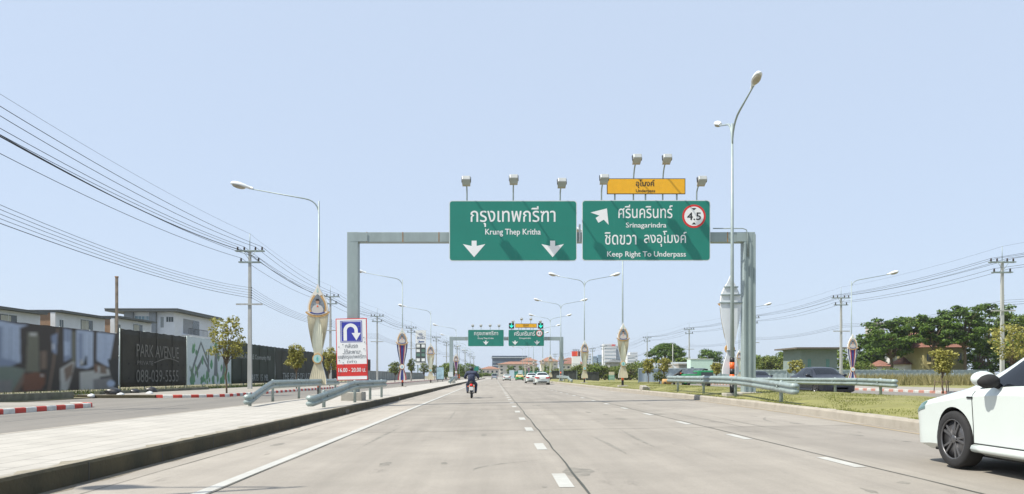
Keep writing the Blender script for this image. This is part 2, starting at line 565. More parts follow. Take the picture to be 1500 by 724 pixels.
# left pavement + kerb
strip('pavement', [(SW + drift(y), y, .15) for y in ys], [(kl(y) - .2, y, .15) for y in ys], PAVE)
def kerb(name, A, w, ztop, zbot, m, r=.03):
    """kerb stone: A = polyline of the road-side foot; w towards -x or +x"""
    prof = [(0, zbot), (0.0, ztop - r), (w * .12, ztop), (w * .9, ztop + .001), (w, ztop - r), (w, zbot)]
    vs, fs = [], []
    for i, (x, y) in enumerate(A):
        p, q = A[max(i - 1, 0)], A[min(i + 1, len(A) - 1)]
        tx, ty = q[0] - p[0], q[1] - p[1]
        ln = math.hypot(tx, ty)
        tx, ty = tx / ln, ty / ln
        vs += [(x + ty * d, y - tx * d, z) for d, z in prof]
    n = len(prof)
    for j in range(len(A) - 1):
        for i in range(n - 1):
            f = (j * n + i, j * n + i + 1, (j + 1) * n + i + 1, (j + 1) * n + i)
            fs.append(f if w < 0 else f[::-1])
    mb = MB(); mb.add(vs, fs)
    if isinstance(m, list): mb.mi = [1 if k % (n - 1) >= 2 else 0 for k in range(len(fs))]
    mb.add([vs[i] for i in range(n)], [tuple(range(n))]); mb.add([vs[-n + i] for i in range(n)], [tuple(range(n))])
    o = mb.build(name, m)
    o['kind'] = 'structure'
    return o
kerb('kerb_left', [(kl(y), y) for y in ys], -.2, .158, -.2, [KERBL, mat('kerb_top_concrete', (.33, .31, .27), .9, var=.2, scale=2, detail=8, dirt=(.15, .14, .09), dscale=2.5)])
# gaps between kerb stones and the drain inlets
mb = MB()
for i in range(60):
    y = 3 + i * 2.0
    mb.box(kl(y) - .12, kl(y) + .003, y, y + .018, -.07, .14)
for y in (24.6, 38.4, 60, 80):
    mb.box(kl(y) - .12, kl(y) + .005, y, y + .6, -.07, .07)
tag(mb.build('kerb_joints', DARKM), kind='structure')
kerb('kerb_right', [(kr(y), y) for y in ys], .20, .335, 0, KERB, .05)
# service road on the left
strip('service_road', [(-14.4 if 0 else -20.5, y, 0.0) for y in ys], [(SW + drift(y), y, 0.03) for y in ys], ASPH)
kerb('kerb_service', [(SW + .001 + drift(y), y) for y in ys], .16, .154, -.2, KERB, .02)

# far pavement of the service road, broken by a driveway, with its red and white kerbs
def island(y0, y1, xr, xl, rc, name):
    a = []
    if name == 'near':
        ysq = list(np.linspace(y0, y1 - rc, 8))
        a = [(xr, y) for y in ysq] + [(xr - rc + rc * math.cos(t), y1 - rc + rc * math.sin(t)) for t in np.linspace(.3, math.pi / 2, 5)]
    else:
        a = [(xl + .3, y0)] + [(xr - rc + rc * math.cos(t), y0 + rc - rc * math.sin(t)) for t in np.linspace(math.pi / 2, .2, 6)]
        a += [(xr, y) for y in np.linspace(y0 + rc, y1, 14)]
    return a
def pave_from(A, xl, z, m, name):
    strip(name, [(xl, y, z) for x, y in A], [(x - .15, y, z) for x, y in A], m)
A1 = island(-20, 28.6, -14.4, -20.5, 1.2, 'near')
A2 = island(39.5, 330, -14.3, -17.6, 2.6, 'far')
PAVE2 = mat('footpath_concrete', (.28, .26, .225), .9, var=.15, scale=.8, detail=8)
kerb('kerb_painted_near', A1, -.18, .17, -.1, KERBRW)
kerb('kerb_painted_far', A2, -.18, .17, -.1, KERBRW)
kerb('footpath_edge', [(-24.2, 39.42), (-22, 39.42), (-19.5, 39.42), (-17.32, 39.42)], -.18, .168, -.1, KERBL)
pave_from(A1, -20.5, .16, PAVE2, 'footpath_near')
pave_from(A2, -24.2, .16, PAVE2, 'footpath_far')
mb = MB(); mb.box(-300, -20.5, -20, 330, -.3, .05)
tag(mb.build('land_left', EARTH), kind='structure')
mb = MB(); mb.box(-21.0, -20.7, -20, 38, -.1, .36); mb.box(-21.0, -20.7, 40.5, 56, -.1, .33)
o = mb.build('low_concrete_edging', mat('mossy_shaded_edging', (.13, .13, .10), .95, var=.35, scale=1.5, detail=8, dirt=(.06, .08, .03), dscale=1)); tag(o, 'low shade-darkened mossy concrete edging along the foot of the hoarding', 'edging')  # dark base colour stands in for shade; green blotches are moss

# grassy median
MX = [0, .6, 1.6, 3.2, 5.2, 6.6]
MZ = [.332, .40, .47, .50, .47, .34]
yg = [y for y in np.arange(-20, 420, 3.0)]
mb = MB()
vs = []
for y in yg:
    for dx, z in zip(MX, MZ):
        vs.append((kr(y) + .22 + dx, y, z + (.03 * math.sin(y * .9 + dx * 2) * (1 if 0 < dx < 6 else 0))))
n = len(MX)
mb.smooth = True
mb.add(vs, [(j * n + i, j * n + i + 1, (j + 1) * n + i + 1, (j + 1) * n + i) for j in range(len(yg) - 1) for i in range(n - 1)])
tag(mb.build('median_ground', GRASSB), kind='structure')
def medz(x, y): return float(np.interp(x - kr(y) - .22, MX, MZ))

# opposite carriageway, its pavement, and the land beyond
strip('opposite_road', [(kr(y) + 6.8, y, .16) for y in ys if y < 108], [(26.2, y, .1) for y in ys if y < 108], ASPH)
kerb('kerb_opposite', [(26.2, y) for y in ys if y < 108], .18, .26, -.1, stripes_mat('faded_red_white_paint', 1.2, (.46, .22, .17), (.52, .52, .49)))
strip('opposite_pavement', [(26.38, y, .25) for y in ys if y < 108], [(34, y, .25) for y in ys if y < 108], PAVE2)
kerb('kerb_median_back', [(kr(y) + 6.82, y) for y in ys if y < 108], -.18, .35, -.1, KERB)
mb = MB(); mb.box(34, 600, -20, 420, -.3, .22); mb.box(kr(108) + 6.4, 34, 105, 420, -.3, .225)
tag(mb.build('land_right', GRASSB), kind='structure')

# markings and joints
def mark(name, x, w, segs, m, z=.004, wob=0.):
    mb = MB()
    for y0, y1 in segs:
        yy = list(np.arange(y0, y1, 1.0 if wob else 8.0)) + [y1]
        pts = []
        for y in yy:
            dx = drift(y) + (rnd.uniform(-wob, wob) if wob else 0)
            ww = w * (rnd.uniform(.6, 1.3) if wob else 1)
            pts.append((x + dx - ww / 2, x + dx + ww / 2, y))
        vs = []
        for a, b, y in pts: vs += [(a, y, gz(a - drift(y)) + z), (b, y, gz(b - drift(y)) + z)]
        mb.add(vs, [(2 * i, 2 * i + 1, 2 * i + 3, 2 * i + 2) for i in range(len(pts) - 1)])
    return tag(mb.build(name, m), kind='structure')
mark('edge_line', -2.99, .15, [(-10, 300)], PAINT)
mark('lane_dashes_inner', .745, .155, [(7.85 + 4.0 * k - 12, 8.95 + 4.0 * k - 12) for k in range(60)], PAINT)
mark('lane_dashes_outer', 4.33, .15, [(9.1 + 4.0 * k - 12, 10.2 + 4.0 * k - 12) for k in range(60)], PAINT)
mark('joint_inner', .925, .028, [(-5, 250)], TAR, .005, .018)
mark('joint_outer', 4.46, .022, [(-5, 250)], TAR, .005, .012)
mark('joint_edge', -2.885, .02, [(-5, 250)], TAR, .005, .008)
mark('joint_gutter', -4.25, .014, [(-5, 120)], TAR, .005, .006)
mb = MB()
for k in range(-1, 18):
    y = 6.1 + 10 * k
    for x0, x1 in ((-4.7, -2.9), (-2.87, .91), (.94, 4.44), (4.48, kr(y) - .02)):
        xs = np.linspace(x0, x1, 8)
        pts = [(x, y + rnd.uniform(-.012, .012)) for x in xs]
        w_ = .011 if abs(k) % 3 else .017
        vs = []
        for x, q in pts: vs += [(x, q - w_, gz(x) + .005), (x, q + w_, gz(x) + .005)]
        mb.add(vs, [(2 * i, 2 * i + 2, 2 * i + 3, 2 * i + 1) for i in range(len(pts) - 1)])
tag(mb.build('transverse_joints', TAR), kind='structure')
mb = MB()
vs = []
yy = [y for y in np.arange(4, 60, 2.0)]
for y in yy:
    x = kr(y) - .22
    vs += [(x - .05, y, gz(x) + .004), (x + .05, y, gz(x) + .004)]
mb.add(vs, [(2 * i, 2 * i + 1, 2 * i + 3, 2 * i + 2) for i in range(len(yy) - 1)])
tag(mb.build('median_edge_line', PAINTY), kind='structure')

STAIN = mat('oil_stained_concrete', (.195, .180, .152), .75, var=.3, scale=6)
SCUFF = mat('rubber_scuff', (.205, .190, .162), .8, var=.3, scale=8)
r2 = random.Random(12)
mb = MB()
for k in range(46):
    y = 6.5 + 40 * r2.random() ** 1.5; x = r2.uniform(-4.4, 7.2)
    a_, b_ = r2.uniform(.02, .10), r2.uniform(.05, .45)
    if k % 6 == 0: a_, b_ = r2.uniform(.15, .35), r2.uniform(.3, .7)
    pts = []
    for q in np.linspace(0, 2 * math.pi, 13)[:-1]:
        f = r2.uniform(.55, 1.1)
        px_ = x + a_ * f * math.cos(q); pts.append((px_, y + b_ * f * math.sin(q), gz(px_) + .0012))
    mb.add(pts, [tuple(range(12))])
tag(mb.build('road_stains', STAIN), kind='structure')
mb = MB()
for x0, y0, ln, cv in ((-.25, 9.4, 1.1, .5), (1.9, 11, 3.4, -.05), (2.5, 12, 4.0, .06), (5.6, 15, 5, .05), (5.2, 16, 6, -.04), (-2.2, 13, 5, .03), (6.3, 17.2, 2.5, .35), (-1.2, 20, 6, -.05)):
    vs = []
    for q in np.linspace(0, 1, 14):
        x = x0 + cv * q * q * 2; y = y0 + ln * q; w_ = .035 * math.sin(math.pi * min(1, q * 1.1 + .02)) + .004
        vs += [(x - w_, y, gz(x) + .0013), (x + w_, y, gz(x) + .0013)]
    mb.add(vs, [(2 * i, 2 * i + 1, 2 * i + 3, 2 * i + 2) for i in range(13)])
tag(mb.build('rubber_scuffs', SCUFF), kind='structure')
# grit gathered in the left gutter
mb = MB()
vs = []
yy = list(np.arange(2, 60, .35))
for y in yy:
    w_ = r2.uniform(.05, .20)
    vs += [(kl(y) + .002, y, gz(KL) + .0014), (kl(y) + w_, y, gz(KL + w_) + .0014)]
mb.add(vs, [(2 * i, 2 * i + 1, 2 * i + 3, 2 * i + 2) for i in range(len(yy) - 1)])
tag(mb.build('gutter_grit', mat('gutter_dirt', (.16, .14, .105), .95, var=.3, scale=5)), kind='structure')

mb = MB()
vs = []
for y in np.arange(2, 70, .3):
    w_ = .04 + .22 * r2.random() ** 2.5
    vs += [(kl(y) - .03 - w_, y, .1605), (kl(y) - .028, y, .1605)]
mb.add(vs, [(2 * i, 2 * i + 1, 2 * i + 3, 2 * i + 2) for i in range(len(vs) // 2 - 1)])
tag(mb.build('pavement_edge_dirt', mat('edge_sand', (.25, .225, .17), .95, var=.3, scale=6)), kind='structure')

# ------------------------------------------------------------------ haze
HZ = bpy.data.materials.new('humid_air')
HZ.use_nodes = True
hn, hl = HZ.node_tree.nodes, HZ.node_tree.links
hn.clear()
pv = hn.new('ShaderNodeVolumePrincipled')
pv.inputs['Color'].default_value = (.88, .94, 1, 1)
pv.inputs['Density'].default_value = .00016
pv.inputs['Anisotropy'].default_value = .2
ho = hn.new('ShaderNodeOutputMaterial')
hl.new(pv.outputs[0], ho.inputs['Volume'])
mb = MB(); mb.box(-900, 900, -60, 1500, -1.4, 72)
tag(mb.build('haze', HZ), kind='stuff')

# ------------------------------------------------------------------ sign gantries
def arrow_down(cx, cz, s):
    return [(cx + a * s, cz + b * s) for a, b in ((-.16, .56), (.16, .56), (.16, .22), (.72, .34), (0, -.5), (-.72, .34), (-.16, .22))]

def sign_board(name, label, x0, x1, z0, z1, y, group):
    t = thing(name, label, 'road sign', ((x0 + x1) / 2, y, z0), 0, group)
    w, h = (x1 - x0) / 2, z1 - z0
    b = MB(); b.prism(rrect(-w, w, 0, h, .12), 0, .05)
    b.build('backing', ALU, t)
    b = MB(); b.prism(rrect(-w + .028, w - .028, .028, h - .028, .10), -.003, .02)
    b.build('face', GREEN, t)
    n = max(2, round(2 * w / 1.22))
    for i in range(1, n):
        b = MB(); xx = -w + 2 * w * i / n; b.box(xx - .005, xx + .005, -.0042, .0, .05, h - .05); b.build('panel_seam', mat('sign_seam_green', (.02, .25, .19), .6), t)
    b = MB()
    for z in (h * .2, h * .5, h * .8): b.box(-w + .1, w - .1, .05, .12, z - .04, z + .04)
    b.build('stiffener', STEEL, t)
    return t, w, h

def floodlight(x, y, z0, zh, reach, label, group):
    """arm from the board's top edge, bending out over the face, with a boxy head"""
    t = thing('floodlight', label, 'floodlight', (x, y, z0), 0, group)
    h = zh - z0
    b = MB()
    pts = [(0, .1, -.35), (0, .1, h * .45)]
    for k in range(1, 7):
        a = R(90 * k / 6)
        pts.append((0, .1 - reach * .95 * (1 - math.cos(a)) , h * .45 + h * .5 * math.sin(a)))
    b.tube(pts, .03, 8)
    b.build('arm', STEELP, t)
    b = MB()
    M = Matrix.Rotation(R(-24), 3, 'X')
    b.obox((0, -reach - .02, h), (.33, .36, .19), M)
    b.build('housing', mat('lamp_housing_grey', (.42, .44, .43), .5, .2, var=.08), t, .03)
    b = MB()
    b.obox((0, -reach + .03, h - .115), (.31, .33, .02), M)
    b.build('lens', LENS, t)
    b = MB()
    for s in (-1, 1): b.obox((s * .177, -reach, h + .03), (.02, .1, .2), M)
    b.tube([(-.1, -reach, h + .11), (-.05, -reach, h + .17), (.05, -reach, h + .17), (.1, -reach, h + .11)], .012, 6)
    b.build('bracket', DARKM, t)
    return t

def gantry(label, y, xl, xr, zl, zr, ztop, bh=.40, cw=.44):
    t = thing('sign_gantry', label, 'sign gantry', (0, y, 0))
    b = MB(); b.box(xl - cw / 2, xl + cw / 2, -.02, .42, zl, ztop + .0); o = b.build('column', GANT, t, .012)
    bb = MB(); bb.box(xl - .42, xl + .42, -.30, .72, zl - .3, zl + .34); bb.build('base_plate', BASEC, o, .03)
    b = MB(); b.box(xr - cw / 2, xr + cw / 2, -.02, .46, zr, ztop); o = b.build('column', GANT, t, .012)
    bb = MB()
    bb.box(xr - cw / 2 - .012, xr - cw / 2 + .06, -.055, -.02, zr, ztop - bh - .03); bb.box(xr - .02, xr + .05, -.055, -.02, zr, ztop - bh - .03)
    bb.box(xr + cw / 2 - .06, xr + cw / 2 + .012, -.055, -.02, zr, ztop - .1)
    bb.build('flange', GANT, o)
    bb = MB(); bb.box(xr - .42, xr + .42, -.34, .76, zr - .4, zr + .03); bb.build('base_plate', BASEC, o, .03)
    b = MB(); b.box(xl + cw / 2 + .002, xr - cw / 2 - .002, .0, .40, ztop - bh, ztop - .004); beam = b.build('beam', GANT, t, .012)
    n = int((xr - xl) / 1.45)
    for k in range(n):
        x = xl + cw / 2 + .35 + k * 1.45
        bb = MB(); bb.box(x - .018, x + .018, -.0035, .02, ztop - bh, ztop - .002); bb.build('weld_seam', RUST, beam)
    for x0, x1 in ((xl - .10, xl + cw / 2 + .38), (xr - cw / 2 - .3, xr + .12)):
        bb = MB(); bb.box(x0, x1, -.026, -.021, ztop - bh + .02, ztop - .03)
        bb.build('gusset', GANT, beam)
    return t

# near gantry, 31 m ahead
GY = 31.0
def gx(p): return PX(p, GY)
def gh(p): return PZ(p, GY)
gan = gantry('grey steel box gantry spanning the road nearest the camera', GY, gx(516.5), gx(1098), .15, .46, gh(340))
b = MB()
b.tube([(gx(1044), -.03, gh(335)), (gx(1088), -.03, gh(335)), (gx(1093), -.03, gh(337)), (gx(1095), -.05, gh(345)), (gx(1095), -.05, gh(376))], .022, 6)
b.build('conduit', STEELP, gan)
b = MB(); b.box(gx(847.6), gx(850.4), -.06, -.01, gh(355), gh(329)); b.build('bracket_plate', ALU, gan)
b = MB()
for px in (668, 700, 752, 800, 836, 862, 905, 960, 1005, 1032):
    b = MB(); b.box(gx(px) - .04, gx(px) + .04, -.12, -.02, gh(372), gh(300)); b.build('sign_bracket', STEEL, gan)

SY = GY - .24
t, w, h = sign_board('direction_sign', 'wide green road sign over the left lanes with two down arrows, nearest gantry', PX(658, SY), PX(845, SY), PZ(382.5, SY), PZ(294, SY), SY, None)
cx = (658 + 845) / 2
k_ = SY / F
def su(px): return (px - cx) * k_
def sv(py): return (382.5 - py) * k_
b = MB()
b.text('กรุงเทพกรีฑา', su(751.5), sv(317.5), w=124 * k_, h=30 * k_, d1=-.006, bold=.012)
b.build('lettering', WHITE, t); b = MB()
b.text('Krung Thep Kritha', su(751.5), sv(341), w=81 * k_, h=11 * k_, d1=-.006, bold=.02)
b.build('lettering', WHITE, t)
for px in (694.5, 809.5):
    b = MB(); b.prism(arrow_down(su(px), sv(365.5), .62 * 1.0), -.007, -.002); b.build('arrow', WHITE, t)

t, w, h = sign_board('direction_sign', 'green road sign with diagonal arrow and round height limit, below the amber board', PX(852.5, SY), PX(1040.5, SY), PZ(382, SY), PZ(293.5, SY), SY, None)
cx = (852.5 + 1040.5) / 2
def sv(py): return (382 - py) * k_
b = MB()
b.text('ศรีนครินทร์', su(945.5), sv(310), w=79 * k_, h=19.5 * k_, d1=-.006, bold=.012)
b.build('lettering', WHITE, t); b = MB()
b.text('Srinagarindra', su(946.5), sv(331), w=59 * k_, h=9.5 * k_, d1=-.006, bold=.02)
b.build('lettering', WHITE, t); b = MB()
b.text('ชิดขวา', su(909), sv(349.5), w=46 * k_, h=18 * k_, d1=-.006, bold=.012)
b.build('lettering', WHITE, t); b = MB()
b.text('ลงอุโมงค์', su(974.5), sv(350), w=62 * k_, h=23 * k_, d1=-.006, bold=.012)
b.build('lettering', WHITE, t); b = MB()
b.text('Keep Right To Underpass', su(947), sv(373.5), w=115 * k_, h=10 * k_, d1=-.006, bold=.02)
b.build('lettering', WHITE, t)
b = MB()
b.prism([(su(x), sv(y)) for x, y in ((865, 311.5), (889, 305.5), (891.5, 329.5), (884.5, 322), (876.5, 326.5), (872.5, 319.5), (878, 316))], -.007, -.002)
b.build('arrow', WHITE, t)
b = MB(); b.prism(circ(su(1016.5), sv(317), 17.2 * k_), -.008, -.002); disc = b.build('height_limit_disc', SRED, t)
b = MB(); b.prism(circ(su(1016.5), sv(317), 14.2 * k_), -.011, -.007); b.build('white_field', WHITE, disc)
b = MB()
b.text('4.5', su(1016.5), sv(317), w=20 * k_, h=11 * k_, d1=-.014, bold=.02)
b.build('lettering', SBLACK, disc)
for s, yy_ in ((1, 306.5), (-1, 327.5)):
    b = MB(); b.prism([(su(1013), sv(yy_ - 1.5 * s)), (su(1020), sv(yy_ - 1.5 * s)), (su(1016.5), sv(yy_ + 1.8 * s))][::s], -.014, -.010); b.build('height_arrow', SBLACK, disc)

t = thing('underpass_sign', 'long amber board with black lettering mounted above the green height limit sign', 'road sign', (PX(946.5, SY), SY, PZ(284.5, SY)))
cx = 946.5
def sv(py): return (284.5 - py) * k_
b = MB(); b.box(su(889), su(1004), 0, .04, 0, sv(261.5)); b.build('border', SBLACK, t)
b = MB(); b.box(su(890), su(1003), -.003, .03, sv(283.6), sv(262.4)); b.build('face', YEL, t)
b = MB()
b.text('อุโมงค์', su(945), sv(269.6), w=27 * k_, h=12.5 * k_, d1=-.006, bold=.03)
b.build('lettering', SBLACK, t); b = MB()
b.text('Underpass', su(945.5), sv(280.3), w=28 * k_, h=5.6 * k_, d1=-.006, bold=.02)
b.build('lettering', SBLACK, t)
b = MB()
for px in (901, 946, 992):
    b = MB(); b.box(su(px) - .03, su(px) + .03, .05, .09, -.4, sv(268)); b.build('post', STEELP, t)

grp = 'floodlights on the near gantry'
zb = PZ(294, SY)
for px, py, lab in ((683, 264.5, 'grey floodlight at the left end of the near two-arrow green sign'), (752.5, 262.5, 'grey floodlight above the middle of the near two-arrow green sign'), (823, 267.5, 'grey floodlight at the right end of the near two-arrow green sign')):
    Z = SY - .66
    floodlight(PX(px, Z), SY, zb, PZ(py, Z), .66, lab, grp)
for px, py, lab in ((885, 262, 'low grey floodlight just left of the amber underpass board'), (933, 232.5, 'tall grey floodlight standing above the left half of the amber board'), (977, 232.5, 'tall grey floodlight standing above the right half of the amber board'), (1028, 264.5, 'low grey floodlight just right of the amber underpass board')):
    Z = SY - .66
    floodlight(PX(px, Z), SY, zb, PZ(py, Z), .66, lab, grp)

# far gantry, about 108 m ahead
GF = 108.0
def fx(p): return PX(p, GF)
def fh(p): return PZ(p, GF)
gan2 = gantry('distant grey sign gantry seen beneath the near one', GF, fx(661), fx(822.5), .15, .45, fh(493.5), .5, .5)
b = MB(); b.box(fx(656.5), fx(663.5), -.3, -.03, fh(552), fh(545)); b.build('control_box', ALU, gan2)
FY = GF - .3
kf = FY / F
def far_sign(label, x0, x1, y0, y1, thai, rom, arrows, disc):
    t, w, h = sign_board('direction_sign', label, PX(x0, FY), PX(x1, FY), PZ(y1, FY), PZ(y0, FY), FY, None)
    c = (x0 + x1) / 2
    u = lambda px: (px - c) * kf
    v = lambda py: (y1 - py) * kf
    b = MB()
    b.text(thai[0], u(thai[1]), v(thai[2]), w=thai[3] * kf, h=thai[4] * kf, d1=-.02, bold=.012)
    b.build('lettering', WHITE, t); b = MB()
    b.text(rom[0], u(rom[1]), v(rom[2]), w=rom[3] * kf, h=rom[4] * kf, d1=-.02, bold=.02)
    b.build('lettering', WHITE, t)
    for px in arrows:
        b = MB(); b.prism(arrow_down(u(px), v(502.5), .58), -.02, -.002); b.build('arrow', WHITE, t)
    if disc:
        b = MB(); b.prism(circ(u(790), v(488.5), 4.7 * kf), -.02, -.002); d = b.build('height_limit_disc', SRED, t)
        b = MB(); b.prism(circ(u(790), v(488.5), 3.9 * kf), -.03, -.019); b.build('white_field', WHITE, d)
        b = MB(); b.text('4.5', u(790), v(488.5), w=5.4 * kf, h=3 * kf, d1=-.04, bold=.02); b.build('lettering', SBLACK, d)
far_sign('small distant green sign with one down arrow on the far gantry', 685.5, 738, 483.2, 507.5, ('กรุงเทพกรีฑา', 712, 489, 35, 8.5), ('Krung Thep Kritha', 711.5, 496, 23, 3), (711.7,), False)
far_sign('small distant green sign with two arrows and height limit on the far gantry', 744.7, 797, 483.2, 507.2, ('ศรีนครินทร์', 768.5, 488.5, 30, 7), ('Srinagarindra', 769, 495.8, 17, 2.8), (754.5, 786.5), True)
t = thing('underpass_sign', 'small distant amber board between two lit green lane arrows', 'road sign', (PX(770.5, FY), FY, PZ(480.3, FY)))
b = MB(); b.box(-15.8 * kf, 15.8 * kf, 0, .05, 0, 6.2 * kf); b.build('border', SBLACK, t)
b = MB(); b.box(-15.3 * kf, 15.3 * kf, -.01, .04, .5 * kf, 5.7 * kf); b.build('face', YEL, t)
b = MB(); b.text('อุโมงค์', 0, 3.9 * kf, w=8 * kf, h=3 * kf, d1=-.02, bold=.03); b.text('Underpass', 0, 1.4 * kf, w=8 * kf, h=1.3 * kf, d1=-.02, bold=.02); b.build('lettering', SBLACK, t)
b = MB()
for u in (-1.0, 0, 1.0):
    b = MB(); b.box(u - .04, u + .04, .06, .12, -.7, .4); b.build('post', STEELP, t)
LED = glow('lane_signal_green', (.03, .85, .62), .55)
for px, lab in ((749.3, 'black lane signal with glowing green arrow left of the small amber board'), (792, 'black lane signal with glowing green arrow right of the small amber board')):
    t = thing('lane_signal', lab, 'lane signal', (PX(px, FY), FY, PZ(481.5, FY)), 0, 'lane signals on the far gantry')
    b = MB(); b.box(-.37, .37, -.05, .2, 0, .78); b.build('housing', SBLACK, t, .02)
    b = MB(); b.prism([(a * .5, .4 + c * .62) for a, c in ((-.08, .5), (.08, .5), (.08, -.1), (.45, .15), (.55, -.02), (0, -.5), (-.55, -.02), (-.45, .15), (-.08, -.1))], -.06, -.052); b.build('arrow', LED, t)
    b = MB(); b.box(-.05, .05, .0, .08, -.3, .0); b.build('post', STEELP, t)
zb = PZ(484, FY)
fl = [(692.5, 477, 'above the left end of the far one-arrow sign'), (704.5, 477, 'left of centre above the far one-arrow sign'), (718, 476.8, 'right of centre above the far one-arrow sign'), (731, 477, 'above the right end of the far one-arrow sign'),
      (751.5, 471, 'behind the left lane signal of the far gantry'), (764, 467.3, 'above the left half of the small amber board'), (777.7, 467.3, 'above the right half of the small amber board'), (791.5, 471, 'behind the right lane signal of the far gantry')]
for px, py, lab in fl:
    Z = FY - .8
    floodlight(PX(px, Z), FY, zb, PZ(py, Z), .8, 'tiny floodlight ' + lab, 'floodlights on the far gantry')

# ------------------------------------------------------------------ temporary U-turn board on the gantry's left column
t = thing('u_turn_board', 'white board with blue U-turn sign and red time band, red frame', 'road sign', (PX(516.2, 30.75), 30.75, PZ(557, 30.75)))
t.rotation_euler = (0, R(-1.2), 0)
ku = 30.75 / F
cx = 516.2
def u(px): return (px - cx) * ku
def v(py): return (557 - py) * ku
b = MB(); b.box(u(493.5), u(539), 0, .04, 0, v(466.5)); b.build('frame', SRED, t, .004)
b = MB(); b.box(u(494.7), u(537.8), -.004, .03, v(556), v(467.7)); b.build('face', WHITE, t)
b = MB(); b.box(u(494.7), u(537.8), -.008, -.002, v(551), v(533.5)); b.build('time_band', SRED, t)
b = MB(); b.box(u(500), u(532), -.008, -.002, v(501.5), v(470)); s_ = b.build('u_turn_panel', SBLUE, t)
b = MB(); b.box(u(501), u(531), -.0105, -.0075, v(500.5), v(471)); b.build('white_line', WHITE, s_)
b = MB(); b.box(u(501.7), u(530.3), -.013, -.010, v(499.8), v(471.7)); b.build('blue_field', SBLUE, s_)
b = MB()
ro, ri = 10.6, 5.6
out = [(504.6, 499)] + [(515.2 - ro * math.cos(R(a)), 484.5 - ro * math.sin(R(a))) for a in range(0, 181, 15)] + [(525.8, 488), (530, 488), (523.4, 499), (516.6, 488), (520.8, 488)]
inn = [(515.2 + ri * math.cos(R(a)), 484.5 - ri * math.sin(R(a))) for a in range(0, 181, 15)] + [(509.6, 499)]
b.prism([(u(x), v(y)) for x, y in (out + inn)][::-1], -.017, -.012)
b.build('u_turn_arrow', WHITE, s_)
b = MB()
TXG = mat('sign_text_grey', (.16, .18, .20), .6)
b.text('กลับรถ', u(516), v(506.5), w=18 * ku, h=6.5 * ku, d1=-.008, bold=.004)
b.build('lettering', TXG, t); b = MB()
b.text('ใต้สะพาน', u(516), v(515), w=22 * ku, h=7.5 * ku, d1=-.008, bold=.004)
b.build('lettering', TXG, t); b = MB()
b.text('แยกกรุงเทพกรีฑา', u(516.3), v(523.2), w=41 * ku, h=8 * ku, d1=-.008, bold=.004)
b.build('lettering', TXG, t); b = MB()
b.text('(เก่า)', u(516), v(530), w=14 * ku, h=5.5 * ku, d1=-.008, bold=.004)
b.build('lettering', TXG, t)
b = MB(); b.text('16.00 - 20.00 น.', u(516.3), v(542), w=40 * ku, h=6 * ku, d1=-.012, bold=.02); b.build('time_lettering', WHITE, t)
b = MB()
for i in range(24):
    px = rnd.choice((497.5, 503, 528, 535)) + rnd.uniform(-1, 1); py = 472 + i * 3.3
    b = MB(); b.prism([(u(px) - .028, v(py) + .02), (u(px), v(py) - .03), (u(px) + .03, v(py) + .02)], -.02, -.014); b.build('wind_slit', TXG, t)
b = MB(); b.box(u(512), u(520), .04, .10, v(480), v(476)); b.box(u(512), u(520), .04, .10, v(548), v(544)); b.build('strap', STEEL, t)

